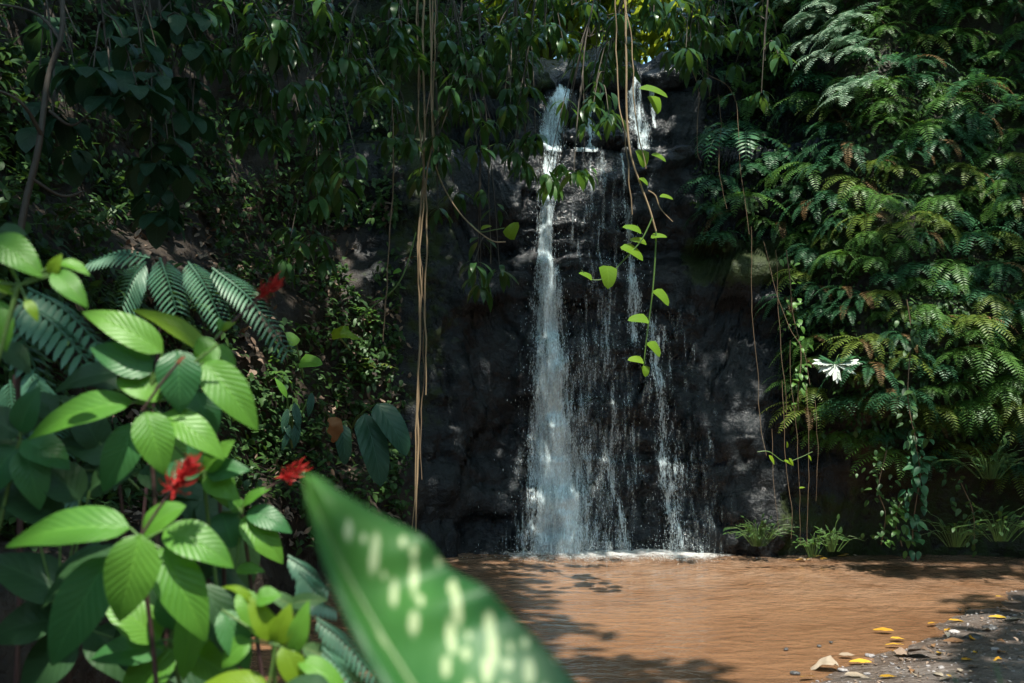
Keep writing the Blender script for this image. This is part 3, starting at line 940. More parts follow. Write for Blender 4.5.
RIM = [(520, 44, 30, 'mossy boulder on the rim just left of the main cascade'), (590, 46, 26, 'dark boulder on the rim between main cascade and middle trickle'), (622, 42, 34, 'large dark boulder on the rim left of the right hand trickle'),
       (684, 50, 26, 'dark boulder on the rim right of the right hand trickle'), (488, 46, 34, 'leftmost mossy boulder on the rim above the falls'), (578, 127, 13, 'small wet stone on the ledge below the main upper cascade'), (612, 128, 16, 'wet stone at the right end of the white ledge')]
import bmesh
bm_ = bmesh.new(); bmesh.ops.create_cube(bm_, size=1.0)
bmesh.ops.subdivide_edges(bm_, edges=bm_.edges[:], cuts=9, use_grid_fill=True)
BVv = np.array([tuple(x.co) for x in bm_.verts]); BVq = np.array([[x.index for x in f.verts] for f in bm_.faces]); bm_.free()
BVv = norm(BVv) * .5
for i, (a, b, sz, lab) in enumerate(RIM):
    x = (a - 512) / F * 10.8; z = CAM_Z + (HOR - b) / F * 10.8
    y = face_y(x, z - .25) + .10
    r = sz / F * 10.8
    vv = np.array([Vector(p) * (1 + .5 * noise.noise(Vector(p) * 1.9 + Vector((i * 9.1, 0, 0))) + .22 * noise.noise(Vector(p) * 5 + Vector((i, 4, 0)))) for p in BVv]) * np.array([2.1, 1.6, 1.3]) * r
    mb = MB(); mb.raw(vv, BVq, None, .75 if i in (0, 4) else .2)
    o = mb.build('boulder', M['rock'], loc=(x, y, z - r * .35))
    tag(o, lab, 'boulder', 'boulders along the rim of the falls')
for i, (a, b, n_, sz, lab) in enumerate(((500, 34, 60, .13, 'leafy bush on the rim left of the main cascade'), (588, 26, 40, .11, 'leafy bush on the rim over the middle trickle'), (622, 34, 46, .12, 'leafy bush on the rim behind the leafy vine'),
                                        (695, 36, 90, .13, 'dark leafy bush on the rim right of the right hand trickle'), (470, 28, 70, .13, 'dark leafy bush on the rim farthest left of the falls'), (538, 26, 30, .10, 'small bush tight beside the head of the main cascade'))):
    x = (a - 512) / F * 11.0; z = CAM_Z + (HOR - b - 12) / F * 11.0
    c0 = Vector((x, 10.72, z + .06))
    t = thing('rim_bush', lab, 'bush', c0, 'bushes along the rim of the falls')
    mb, st = MB(), MB()
    for k_ in range(n_ // 6):
        tip = c0 + Vector((random.gauss(0, .24), random.gauss(-.16, .14), random.uniform(-.22, .34)))
        pa = spline([c0 - Vector((0, 0, .15)), c0.lerp(tip, .5), tip], 6)
        st.tube(pa, .006, 4)
        whorl_d = rng.standard_normal((8, 3)); whorl_d[:, 2] = -abs(whorl_d[:, 2]) * .5
        pick(mb, T_lance + T_ovate, frames(np.array([pa[random.randint(2, 6)] for _ in range(8)]), whorl_d, (0, 0, 1), sz * rng.uniform(.7, 1.3, 8)))
    st.build('stem', M['bark'], t, local=c0); mb.build('foliage', M['lance'], t, local=c0)

# ================================================================== BRANCHES HANGING IN FROM THE TOP AND LEFT
def whorl(mb, pos, n, size, tpl, dirn, spread=.9, droop=.8):
    a = rng.uniform(0, 6.28) + np.arange(n) * 2.4
    spread *= rng.uniform(.8, 1.5)
    d = np.stack([np.cos(a) * spread, np.sin(a) * spread, np.full(n, -droop) * rng.uniform(-.1, 1.2, n)], 1) + np.asarray(dirn) * .6
    pos = np.asarray(pos) + norm(d) * .02 + rng.standard_normal((n, 3)) * .015
    pick(mb, tpl, frames(pos, d, (0, 0, 1), size * rng.uniform(.7, 1.15, n)))


def branch(name, label, cat, group, anchor, cen, Y, rx, ry, nw, nl, size, tpl, mat, stemmat='bark', droop=.8):
    A = P(*anchor); Cc = P(cen[0], cen[1], Y)
    t = thing(name, label, cat, A, group)
    st, fo = MB(), MB()
    mid = A.lerp(Cc, .5) + Vector((0, 0, .12))
    stem = wobble(spline([A, mid, Cc], 16), .05, 1.5, hash(cen) % 97)
    st.tube(stem, list(np.linspace(.009, .004, 17)), 6)
    for i in range(nw):
        r = math.sqrt(random.random()); an = random.random() * 6.28
        w_ = P(cen[0] + rx * r * math.cos(an), cen[1] + ry * r * math.sin(an), Y + random.uniform(-.45, .45))
        s0 = stem[random.randint(5, 16)]
        mid = s0.lerp(w_, .5) + Vector((0, 0, .10))
        tw = spline([s0, mid, w_], 8)
        st.tube(tw, list(np.linspace(.006, .003, 9)), 4)
        dr = (tw[-1] - tw[-2]).normalized()
        whorl(fo, w_, nl, size, tpl, dr, droop=droop)
        if random.random() < .5: whorl(fo, tw[5], max(3, nl // 2), size * .9, tpl, dr, droop=droop)
    st.build('stem', M[stemmat], t, local=A)
    fo.build('foliage', M[mat], t, local=A)
    return t


LN = [((200, -60, 6.6), (235, 35), 6.2, 52, 38, 9, 'drooping narrow leaved branch high at the left, between the broad leaves and the top edge'),
      ((300, -60, 6.9), (300, 25), 6.5, 50, 32, 11, 'narrow leaved branch hanging from the top edge, pale flecks of light behind it'),
      ((240, -40, 6.8), (283, 105), 6.3, 46, 40, 11, 'glossy narrow leaved branch left of the thin hanging root, halfway down its tier'),
      ((380, -60, 7.2), (345, 85), 6.8, 44, 42, 12, 'glossy sunflecked branch just left of the thin hanging root'),
      ((300, -40, 7), (330, 168), 6.6, 38, 36, 10, 'lowest dense branch of narrow leaves left of the thin hanging root'),
      ((400, -60, 7.6), (385, 45), 7.2, 32, 42, 9, 'branch of narrow leaves behind the thin hanging root near the top edge'),
      ((330, -30, 7.2), (312, 240), 6.8, 34, 24, 5, 'small sparse leaf spray hanging over the leaf litter of the left bank'),
      ((400, -60, 7.8), (398, 130), 7.4, 22, 36, 5, 'slim leaf spray between the thin hanging root and the thick root bundle'),
      ((470, -60, 8.2), (458, 40), 7.8, 42, 40, 10, 'leafy branch right of the thick root bundle, touching the top edge'),
      ((440, -60, 8), (468, 115), 7.6, 38, 38, 10, 'branch of pale backed leaves right of the thick root bundle above the looping vine'),
      ((520, -60, 8.4), (505, 92), 8.0, 28, 38, 7, 'leaf spray just left of the upper white cascade'),
      ((440, -50, 8.2), (438, 185), 7.8, 26, 44, 5, 'thin drooping spray hanging over the looping vine'),
      ((480, -40, 8.1), (488, 262), 7.8, 20, 26, 4, 'small dark spray hanging by itself below the looping vine against the black rock'),
      ((540, -60, 8.4), (522, 142), 8.0, 22, 26, 6, 'leaf spray hanging in front of the left edge of the falls'),
      ((600, -60, 8.4), (572, 182), 8.0, 28, 22, 5, 'yellowish leaf spray hanging lowest in front of the falls'),
      ((640, -60, 8.7), (594, 112), 8.3, 20, 22, 5, 'dark leaf spray in front of the ledge with white water'),
      ((520, -60, 8.9), (515, 32), 8.5, 46, 28, 9, 'leafy branch at the top edge left of the head of the falls'),
      ((640, -60, 9.0), (612, 40), 8.6, 22, 34, 6, 'leafy branch at the top edge across the head of the falls'),
      ((590, -60, 9.2), (572, 6), 9.0, 60, 16, 9, 'fringe of leaves along the top edge above the falls'),
      ((660, -60, 8.4), (650, 8), 8.2, 40, 16, 6, 'dark fringe of leaves along the top edge above the leafy vine'),
      ((540, -60, 8.2), (545, 30), 8.0, 30, 22, 6, 'dark leaves hanging over the head of the main cascade'),
      ((690, -60, 8.8), (690, 40), 8.6, 26, 26, 7, 'dark leafy spray beside the right hand trickle'),
      ((500, -60, 9.4), (512, 62), 9.2, 24, 18, 6, 'dark leaf spray hiding the left end of the rim'),
      ((600, -60, 9.6), (596, 58), 9.4, 22, 14, 5, 'dark leaf spray hiding the rim between the main cascade and the middle trickle'),
      ((625, -60, 9.6), (628, 62), 9.4, 16, 16, 4, 'dark leaf spray hiding the rim behind the leafy vine'),
      ((700, -60, 9.4), (688, 66), 9.2, 20, 20, 6, 'dark leaf spray hiding the right end of the rim'),
      ((740, -60, 9.0), (715, 15), 8.8, 40, 30, 8, 'dark leafy branch at the top edge right of the falls'),
      ((770, -60, 8.8), (765, 60), 8.6, 36, 36, 6, 'dark leafy branch over the ferns at the top right of the falls')]
for i, (an, ce, Y, rx, ry, nw, lab) in enumerate(LN):
    branch('hanging_branch', lab, 'branch', 'narrow leaved branches hanging over the glade', an, ce, Y, rx, ry, nw, 8, .185, T_lance, 'lance' if i != 14 else 'fern_green')
BR = [((20, -60, 5.8), (75, 35), 5.4, 55, 40, 5, 'broad leaved branch in the dark top left corner'),
      ((40, -60, 5.6), (55, 120), 5.2, 45, 35, 4, 'broad leaved branch crossing the slender trunk at the left'),
      ((90, -60, 5.5), (110, 70), 5.2, 45, 30, 5, 'broad leaved branch with large dull teal leaves right of the slender trunk'),
      ((120, -60, 5.6), (140, 85), 5.4, 30, 25, 4, 'broad leaved branch drooping between slender trunk and narrow leaved branches'),
      ((140, -60, 6.0), (165, 160), 5.6, 30, 28, 5, 'lower broad leaved branch over the dark gap in the left bank'),
      ((190, -60, 6.0), (195, 110), 5.8, 28, 30, 4, 'broad leaved branch beside the narrow leaved ones, in deep shade'),
      ((160, -60, 6.2), (165, 20), 5.8, 50, 30, 6, 'broad leaved branch at the top edge in the left quarter'),
      ((190, -30, 6.2), (172, 205), 5.9, 26, 18, 3, 'lowest broad leaved spray, just above the feathery fronds')]
for an, ce, Y, rx, ry, nw, lab in BR:
    branch('broad_leaf_branch', lab, 'branch', 'broad leaved branches over the left bank', an, ce, Y, rx, ry, nw, 5, .19, T_broad, 'broad', droop=.6)

# slender trunk and bare twigs at the left
t = thing('slender_tree', 'slender bare leaning trunk in the dark left bank, under broad leaves', 'tree', P(20, 235, 4.9))
mb = MB(); mb.tube(wobble(spline([P(18, 250, 4.9), P(28, 190, 4.9), P(40, 140, 4.9), P(50, 80, 5.0), P(60, 30, 5.0), P(62, -60, 5.1)], 30), .02, 3), list(np.linspace(.018, .012, 31)), 8)
mb.build('trunk', M['bark'], t, local=t.location)
for pts in ([P(40, 135, 4.9), P(20, 100, 4.7), P(-20, 82, 4.6)], [P(46, 110, 4.95), P(70, 125, 5), P(95, 110, 5.1)], [P(30, 178, 4.9), P(60, 195, 5), P(85, 190, 5.1)], [P(58, 40, 5), P(30, 10, 5), P(-20, 0, 5)]):
    mb = MB(); mb.tube(wobble(spline(pts, 10), .02, 3, 2), list(np.linspace(.011, .004, 11)), 5)
    mb.build('limb', M['bark'], t, local=t.location)
print('branches', time.time() - T0)

# ================================================================== HANGING ROOTS AND VINES
def rope(name, label, cat, group, pts, Y, rad, mat, seed=0, amp=.035, n=40, sides=6):
    pts = [P(a, b, Y) for a, b in pts]
    o_ = pts[0]
    mb = MB()
    path = wobble(wobble(spline(pts, n), amp, 1.6, seed), amp * .35, 6, seed + 9)
    rr = [rad * .8 * (1 + .25 * noise.noise(Vector((i * .7, seed, 0)))) * (1 if i < n - 4 else .75) for i in range(n + 1)]
    mb.tube(path, rr, sides)
    o = mb.build(name, M[mat], loc=o_, local=o_)
    return tag(o, label, cat, group), path


G = 'roots in the thick hanging bundle'
rope('hanging_root', 'thickest pale brown root of the hanging bundle, reaching down almost to the pool', 'root', G, [(425, -30), (424, 90), (421, 200), (419, 330), (417, 440), (416, 531)], 7.6, .012, 'root', 1)
rope('hanging_root', 'pale root twisted close along the left side of the thick hanging bundle', 'root', G, [(420, -30), (419, 80), (424, 190), (421, 260), (420, 330), (417, 420), (414, 529)], 7.58, .008, 'root', 2)
rope('hanging_root', 'straight pale root on the right of the bundle, ending halfway down', 'root', G, [(431, -30), (432, 70), (433, 140), (427, 190), (425, 260), (424, 330), (428, 395)], 7.56, .009, 'root', 3)
rope('hanging_root', 'short pale root at the right edge of the bundle, ending beside the looping vine', 'root', G, [(436, -30), (434, 60), (434, 120), (433, 165)], 7.57, .007, 'root', 4)
rope('hanging_root', 'thin dark root at the left edge of the bundle, ending high up', 'root', G, [(417, -30), (419, 60), (416, 120), (411, 160)], 7.6, .006, 'rootdark', 5)
rope('hanging_root', 'wiry kinked root right of the lower half of the bundle', 'root', G, [(420, 240), (424, 285), (427, 310), (422, 345), (424, 390), (422, 480)], 7.62, .006, 'rootdark', 6)
rope('hanging_root', 'fine dark root looping beside the top of the bundle', 'root', G, [(434, 20), (440, 55), (447, 85), (444, 110), (432, 130)], 7.6, .005, 'rootdark', 7)
rope('hanging_root', 'single thin brown root hanging by itself left of the thick bundle', 'root', None, [(395, -30), (393, 90), (391, 200), (388, 280), (384, 345)], 7.3, .007, 'rootdark', 8)
rope('hanging_root', 'short thin root right at the top edge left of the thick bundle', 'root', None, [(409, -30), (407, 30), (404, 70)], 7.4, .005, 'rootdark', 9)


def hleaf(parent, px, py, Y, ang, size, name='leaf', mat='heart', face=.5, tpl=None, roll=0.0):
    """one heart leaf: ANG is the direction its tip points in the picture plane, degrees, 0 = right, -90 = down"""
    if name == 'leaf' and mat == 'heart': size *= 1.25
    d = np.array([math.cos(R(ang)), -0.25, math.sin(R(ang))])
    up = np.array([0.25 + roll, -face, .75])
    p = P(px, py, Y)
    L = size / F * Y
    mb = MB(); mb.inst((tpl or T_heart[0]), frames([p], [d], [up], L))
    o = mb.build(name, M[mat], parent, local=parent.location)
    return o


v1 = thing('leafy_vine', 'long pale vine with heart shaped leaves hanging in front of the falls', 'vine', P(627, -20, 7.6))
def vtube(parent, name, pts, Y, r0, r1, mat, seed):
    mb = MB(); mb.tube(wobble(spline([P(a, b, Y) for a, b in pts], 44), .012, 2.5, seed), list(np.linspace(r0, r1, 45)), 6)
    return mb.build(name, M[mat], parent, local=parent.location)


vtube(v1, 'stem', [(624, -20), (626, 60), (627, 105), (630, 150), (640, 185), (650, 212), (656, 232)], 7.6, .009, .008, 'root', 1)
vtube(v1, 'shoot', [(656, 232), (654, 270), (651, 305), (647, 335), (643, 372)], 7.6, .007, .004, 'greenstem', 2)
vtube(v1, 'side_stem', [(648, 190), (655, 195), (660, 208), (672, 221)], 7.6, .006, .003, 'root', 3)
vtube(v1, 'side_stem', [(652, 218), (640, 240), (622, 262), (607, 278), (592, 280), (581, 270)], 7.55, .006, .003, 'greenstem', 4)
for a in ((640, 88, 7.5, -15, 24), (652, 96, 7.6, -70, 16), (652, 154, 7.6, -25, 13), (641, 150, 7.6, -80, 15), (640, 178, 7.6, -40, 9), (651, 237, 7.6, 5, 13), (646, 243, 7.6, 165, 14), (641, 232, 7.6, 160, 16), (655, 290, 7.6, -45, 17), (648, 320, 7.6, 175, 17),
          (649, 342, 7.6, -50, 15), (643, 361, 7.6, 170, 13), (645, 366, 7.6, -85, 9), (607, 266, 7.5, -85, 19), (622, 246, 7.55, -30, 21), (592, 279, 7.55, 150, 12), (660, 196, 7.6, -10, 11)):
    hleaf(v1, *a)
rope('hanging_vine', 'straight thin pale vine left of the leafy vine at the top of the falls', 'vine', None, [(616, -30), (617, 60), (619, 105), (626, 140), (630, 185), (633, 215)], 7.65, .007, 'root', 11)
rope('hanging_vine', 'thin pale vine right of the leafy vine, ending at its big round leaf', 'vine', None, [(621, -30), (628, 20), (631, 55), (633, 100), (638, 140), (646, 168)], 7.55, .006, 'root', 12)
v2 = thing('looping_vine', 'slim vine looping off the root bundle with one bright heart leaf at its tip', 'vine', P(430, -20, 7.5))
vtube(v2, 'stem', [(430, -20), (431, 60), (432, 120), (436, 165), (450, 200), (470, 224), (492, 240), (506, 242)], 7.5, .007, .005, 'root', 5)
vtube(v2, 'shoot', [(470, 224), (480, 232), (494, 230), (505, 228)], 7.5, .005, .003, 'greenstem', 6)
hleaf(v2, 508, 238, 7.5, 60, 15); hleaf(v2, 481, 229, 7.5, 20, 9)
v3 = thing('green_vine', 'green vine slanting from the thick root bundle down to the left bank', 'vine', P(416, 232, 7.4))
vtube(v3, 'stem', [(416, 232), (408, 262), (398, 283), (385, 297), (370, 308), (357, 318)], 7.4, .006, .005, 'greenstem', 7)
hleaf(v3, 384, 298, 7.4, 190, 13, tpl=T_lance[0], mat='fore'); hleaf(v3, 401, 270, 7.4, 200, 9, mat='fore')
RG = 'thin roots and vines in front of the right wall'
for i, (pts, rad, m_, lab) in enumerate((
        ([(688, -20), (690, 60), (699, 92), (700, 150), (703, 160)], .006, 'rootdark', 'thin vine dropping from the top edge just right of the falls'),
        ([(700, -20), (704, 40), (706, 80), (707, 100)], .005, 'rootdark', 'short vine beside the dark top right branch'),
        ([(707, 74), (725, 84), (736, 100), (740, 140), (743, 180), (748, 235)], .0055, 'root', 'curved tan vine arching over the top left ferns of the right wall'),
        ([(718, 95), (720, 130), (719, 170), (726, 210)], .004, 'rootdark', 'fine vine hanging over the pale drooping fern'),
        ([(764, 240), (772, 268), (780, 300), (790, 330), (802, 352), (808, 385)], .006, 'root', 'pale slanting root beside the bare rock, pointing at the white lobed plant'),
        ([(775, 250), (778, 300), (781, 360), (786, 420)], .005, 'rootdark', 'dark root hanging beside the pale slanting root'),
        ([(752, 228), (753, 300), (756, 370), (762, 430), (766, 455)], .005, 'rootdark', 'thin brown root hanging down across the bare rock right of the falls'),
        ([(790, 340), (793, 400), (797, 450), (800, 520), (801, 545)], .004, 'rootdark', 'straight thin root standing over the pool edge below the slanting root'),
        ([(806, 385), (808, 430), (809, 480), (806, 545)], .005, 'rootdark', 'dark root hanging in the hollow below the white lobed plant'),
        ([(816, 400), (818, 440), (817, 500)], .004, 'rootdark', 'short dark root hanging in the hollow right of the others'),
        ([(783, 380), (785, 440), (790, 500), (791, 540)], .005, 'rootdark', 'left dark root hanging into the hollow at the pool edge'),
        ([(772, 430), (774, 480), (778, 530)], .004, 'rootdark', 'faint dark root over the green clump at the pool edge'))):
    rope('hanging_root' if i > 3 else 'hanging_vine', lab, 'root' if i > 3 else 'vine', RG, pts, 8.9 if i < 4 else 9.2, rad * .7, 'rootdark', 20 + i, .03, 24, 5)
# tiny bright shoots on the roots
sp_ = thing('vine_shoot', 'tiny bright yellow green leaves sprouting on the roots over the hollow', 'vine', P(772, 450, 9.1))
vtube(sp_, 'stem', [(758, 452), (770, 452), (785, 462), (800, 458), (812, 452)], 9.1, .004, .003, 'greenstem', 9)
for a in ((769, 455, 9.1, -60, 11), (784, 460, 9.1, -30, 10), (789, 458, 9.1, -60, 9), (787, 448, 9.1, 90, 7), (808, 455, 9.1, -60, 7), (799, 488, 9.1, 10, 6)):
    hleaf(sp_, *a, tpl=T_ovate[0], mat='fore_yellow')
print('vines', time.time() - T0)

# ================================================================== FERNS ON THE RIGHT WALL
def frond(L, pairs, az, th0, th1, wid=.2, pw=.05, fwd=.35, seed=0, n2=3, twist=0.0):
    """a fern frond: rachis arching out and down, leaflets both sides; local +Y out of the wall, +Z up"""
    mb = MB()
    rr = random.Random(seed)
    h = Vector((math.sin(az), math.cos(az), 0))
    p = Vector((0, 0, 0)); pts = [p.copy()]; dirs = []
    n = 12
    for i in range(n):
        a = th0 + (th1 - th0) * ((i + .5) / n) ** .8
        d = h * math.cos(a) + Vector((0, 0, math.sin(a)))
        p = p + d * (L / n); pts.append(p.copy()); dirs.append(d)
    mb.tube(pts, list(np.linspace(.004, .0012, n + 1)), 3, .3)
    side = h.cross(Vector((0, 0, 1))).normalized()
    tpl = leaf(1, pw / wid * .82, n2, 'lance', .1, .5)
    pos, ds, ups, scl = [], [], [], []
    for i in range(pairs):
        t = (i + 1.2) / (pairs + 1.0)
        x = t * n; k = min(int(x), n - 1)
        q = pts[k].lerp(pts[k + 1], x - k); d = dirs[k]
        up = side.cross(d).normalized()
        ln = L * wid * (min(1, t * 4 + .35)) * (1 - t ** 2.2) ** .8 + .01
        for sgn in (-1, 1):
            dd = side * sgn + d * (fwd + .2 * t) + up * rr.uniform(-.1, .25) - Vector((0, 0, .10))
            pos.append(q); ds.append(dd.normalized()); ups.append(up); scl.append(ln * rr.uniform(.88, 1.08))
    mb.inst(tpl, frames(np.array(pos), np.array(ds), np.array(ups), np.array(scl)))
    return mb


PROTO = []
for v_, (L, nf, wid, pw, mat, prs) in enumerate(((.62, 8, .17, .042, 'fern_green', 19), (.55, 8, .19, .048, 'fern_teal', 16), (.60, 7, .16, .042, 'fern_yellow', 18), (.40, 7, .22, .060, 'fern_green', 13),
                                                 (.74, 7, .15, .036, 'fern_teal', 22), (.5, 7, .20, .05, 'fern_yellow', 14), (.66, 9, .18, .042, 'fern_green', 18), (.45, 8, .24, .07, 'fern_teal', 11))):
    root = bpy.data.objects.new('fern', None); root.empty_display_size = .05; C.objects.link(root)
    for i in range(nf):
        az = (-1 + 2 * (i + .5) / nf) * R(82) + random.uniform(-.15, .15)
        mb = frond(L * random.uniform(.75, 1.1), prs, az, R(random.uniform(5, 45)), R(random.uniform(-85, -55)), wid, pw, seed=v_ * 20 + i)
        mb.build('frond', M['dryfern' if v_ in (2, 4, 6) and i == 1 else mat], root)
    PROTO.append((root, mat))
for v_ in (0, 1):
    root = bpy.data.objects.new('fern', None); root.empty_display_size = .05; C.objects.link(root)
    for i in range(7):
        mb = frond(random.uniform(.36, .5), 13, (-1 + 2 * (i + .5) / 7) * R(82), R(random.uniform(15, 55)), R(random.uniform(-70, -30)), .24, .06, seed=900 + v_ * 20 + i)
        mb.build('frond', M['fern_painted_sun'], root)
    PROTO.append((root, 'fern_painted_sun'))
used = set()
TONE = {'fern_green': 'mid green', 'fern_teal': 'dark bluish green', 'fern_yellow': 'yellowish green', 'fern_painted_sun': 'pale'}
SHAPE = ['long arching', 'medium', 'narrow', 'short tufted', 'long narrow', 'loose', 'dense', 'coarse leaved']


def place_fern(px, py, var, sc_=1.0, label=None, group='ferns growing over the right rock wall', out=.02):
    p, n = hit(px, py)
    if p is None or p.y > 12.2: return None
    src, mat = PROTO[var]
    if var in used:
        o = src.copy(); C.objects.link(o)
        for ch in src.children:
            c = ch.copy(); C.objects.link(c); c.parent = o
    else:
        o = src; used.add(var)
    o.location = p + n * out
    yaw = math.atan2(-n.x, n.y) + random.uniform(-.35, .35)
    o.rotation_euler = (random.uniform(-.25, .15), random.uniform(-.25, .25), yaw)
    o.scale = (sc_,) * 3
    if label is None:
        v_ = 'topmost' if py < 60 else 'upper' if py < 170 else 'middle' if py < 290 else 'lower fringe'
        if px < 775: h_ = 'close to the falls' if py < 170 else 'beside the bare rock'
        elif px < 860: h_ = 'above the white lobed plant' if py < 340 else 'next to the white lobed plant'
        elif px < 945: h_ = 'over the hanging ivies'
        else: h_ = 'by the right picture edge'
        label = f'{SHAPE[var]} {TONE[mat]} fern, {v_} growth, {h_}'
    tag(o, label, 'fern', group)
    return o


cnt = 0
step = 23
for iy in range(-1, 22):
    for ix in range(0, 16):
        a = 690 + ix * step + random.uniform(-9, 9) + (iy % 2) * 11
        b = -10 + iy * step + random.uniform(-9, 9)
        lim = 690 if b < 60 else 712 if b < 120 else 700 if b < 235 else 775 + (b - 235) * .12
        bot = 432 + max(0, a - 800) * .22
        if a < lim or a > 1050 or b > bot or b > 490: continue
        if abs(a - 835) < 20 and 325 < b < 395: continue
        if b < 130 and a < 790 and random.random() < .35: continue
        yl = random.random() < (.30 if (b > 150 and a > 800) else .10)
        var = random.choice([2, 5]) if yl else random.choice([0, 1, 3, 4, 6, 7])
        if place_fern(a, b, var, random.uniform(.5, .98)): cnt += 1
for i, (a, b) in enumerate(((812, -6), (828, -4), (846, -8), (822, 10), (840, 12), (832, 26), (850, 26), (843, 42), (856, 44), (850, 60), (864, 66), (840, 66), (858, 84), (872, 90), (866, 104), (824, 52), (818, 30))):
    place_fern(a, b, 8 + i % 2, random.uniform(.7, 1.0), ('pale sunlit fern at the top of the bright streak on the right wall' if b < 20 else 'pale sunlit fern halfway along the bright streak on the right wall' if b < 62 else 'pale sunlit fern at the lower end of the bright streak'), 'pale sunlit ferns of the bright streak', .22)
for (root, mat) in PROTO:
    if 'category' not in root: bpy.data.objects.remove(root)
print('ferns', cnt, time.time() - T0)

# the pale drooping fern by the falls, the white lobed plant
t = thing('pale_fern', 'pale grey green fern drooping at the left edge of the ferny wall', 'fern', P(725, 135, 9.2))
for i, (a, b, c_, d) in enumerate(((730, 130, 706, 180), (736, 132, 722, 196), (745, 135, 742, 200), (750, 140, 764, 205), (722, 125, 700, 150), (742, 100, 780, 125), (735, 95, 712, 105))):
    L = (P(c_, d, 9.2) - P(a, b, 9.2)).length
    mb = frond(L * 1.1, 14, math.atan2(c_ - a, -14), R(15), R(-80), .24, .07, seed=200 + i)
    mb.build('frond', M['fern_teal'], t, loc=P(a, b, 9.2) - Vector(t.location))
p, n = hit(842, 356)
wp = P(835, 364, p.y - .34)
t = thing('lobed_plant', 'small plant with shining white lobed leaves, alone on the shaded ferny wall', 'plant', wp)
mb = MB(); mb.tube(spline([p - n * .02, p.lerp(wp, .5) + Vector((0, 0, .05)), wp], 8), .005, 5)
mb.build('stem', M['greenstem'], t, local=t.location)
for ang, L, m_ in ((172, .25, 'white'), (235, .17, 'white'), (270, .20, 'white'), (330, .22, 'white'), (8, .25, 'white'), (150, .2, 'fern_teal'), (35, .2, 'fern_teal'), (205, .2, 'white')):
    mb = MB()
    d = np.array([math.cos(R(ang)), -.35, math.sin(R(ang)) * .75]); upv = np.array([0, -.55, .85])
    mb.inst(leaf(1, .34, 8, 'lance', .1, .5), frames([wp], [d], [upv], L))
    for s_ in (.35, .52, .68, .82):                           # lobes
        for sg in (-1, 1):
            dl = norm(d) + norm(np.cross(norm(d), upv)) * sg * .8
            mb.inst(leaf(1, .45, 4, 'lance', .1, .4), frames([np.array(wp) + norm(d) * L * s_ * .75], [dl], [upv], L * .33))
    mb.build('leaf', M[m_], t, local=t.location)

# hanging ivies and small plants at the foot of the wall
def ivy(label, pts, Y, nl, size, mat, sig=.06):
    t = thing('hanging_ivy', label, 'ivy', P(*pts[0], Y), 'ivies and creepers hanging at the right')
    path = wobble(spline([P(a, b, Y) for a, b in pts], 30), .03, 2, len(label))
    mb = MB(); mb.tube(path, .005, 5); mb.build('stem', M['rootdark'], t, local=t.location)
    mb = MB()
    pos = np.array([path[random.randint(1, 30)] for i in range(nl)]) + rng.standard_normal((nl, 3)) * sig
    d = rng.standard_normal((nl, 3)) * .6 + np.array([0, -.6, -.7])
    pick(mb, T_ovate, frames(pos, d, (0, -.5, .8), rng.uniform(.7, 1.2, nl) * size))
    mb.build('foliage', M[mat], t, local=t.location)


ivy('fresh bluish green ivy column hanging almost to the water below the ferns', [(915, 430), (920, 470), (916, 500), (912, 542)], 9.0, 75, .10, 'fern_teal')
ivy('dull olive ivy column left of the fresh bluish ivy', [(888, 450), (880, 490), (884, 515), (880, 545)], 9.1, 60, .07, 'creeper', .08)
ivy('green ivy strand between fresh ivy and olive ivy at the water', [(900, 500), (894, 520), (902, 545)], 9.0, 34, .09, 'fern_green')
for lab, pts, Y, nl, sz, mt in (
        ('broad leaved creeper strand trailing through the ferns above the fresh ivy', [(905, 300), (912, 340), (908, 390), (916, 440)], 8.75, 46, .10, 'creeper'),
        ('leafy creeper strand hanging at the left edge of the ferns beside the bare rock', [(786, 250), (790, 300), (800, 350), (798, 410)], 9.3, 50, .08, 'fern_green')):
    ivy(lab, pts, Y, nl, sz, 'creeper' if mt == 'fern_teal' else mt, .05)
ivy('dull trailing ivy strand in the dark hollow at the far right', [(960, 480), (972, 510), (975, 545)], 9.0, 34, .08, 'creeper')


def clump(label, px, py, Y, n, size, spread, mat, tpl, cat='plant', name='small_plant', group='small plants at the foot of the rocks'):
    c0 = P(px, py, Y)
    t = thing(name, label, cat, c0, group)
    mb = MB(); st = MB()
    for i in range(n):
        v = Vector((random.gauss(0, spread), random.gauss(0, spread * .6), abs(random.gauss(0, spread * .55)) + .02))
        tip = c0 + v
        st.tube(spline([c0 + Vector((v.x * .2, v.y * .2, -.08)), c0 + v * .6 + Vector((0, 0, .03)), tip], 5), .0025, 3)
        d = v.normalized() + Vector((random.gauss(0, .4), -.3, random.gauss(-.2, .4)))
        pick(mb, tpl, frames([tip], [d], (0, -.3, .9), size * random.uniform(.7, 1.2)))
    st.build('stem', M['greenstem'], t, local=c0)
    mb.build('foliage', M[mat], t, local=c0)
    return t


clump('mossy green leafy clump on the dark rock at the pool edge right of the falls', 758, 538, 9.9, 90, .05, .15, 'creeper', T_small)
clump('low bright green sprig at the pool edge by the yellow floating leaves', 812, 549, 9.5, 34, .045, .09, 'fern_green', T_ovate)
clump('low leafy sprig left of the olive ivy at the pool edge', 832, 543, 9.4, 30, .065, .11, 'creeper', T_ovate)
clump('dim leafy clump at the pool edge right of the fresh ivy', 955, 538, 9.0, 50, .07, .18, 'creeper', T_ovate)
clump('dim leafy clump at the pool edge by the right picture edge', 1000, 532, 8.8, 50, .07, .18, 'creeper', T_ovate)
clump('dark leafy clump under the fringe of ferns at the right picture edge', 990, 470, 9.0, 60, .08, .2, 'creeper', T_ovate)
print('wall plants', time.time() - T0)

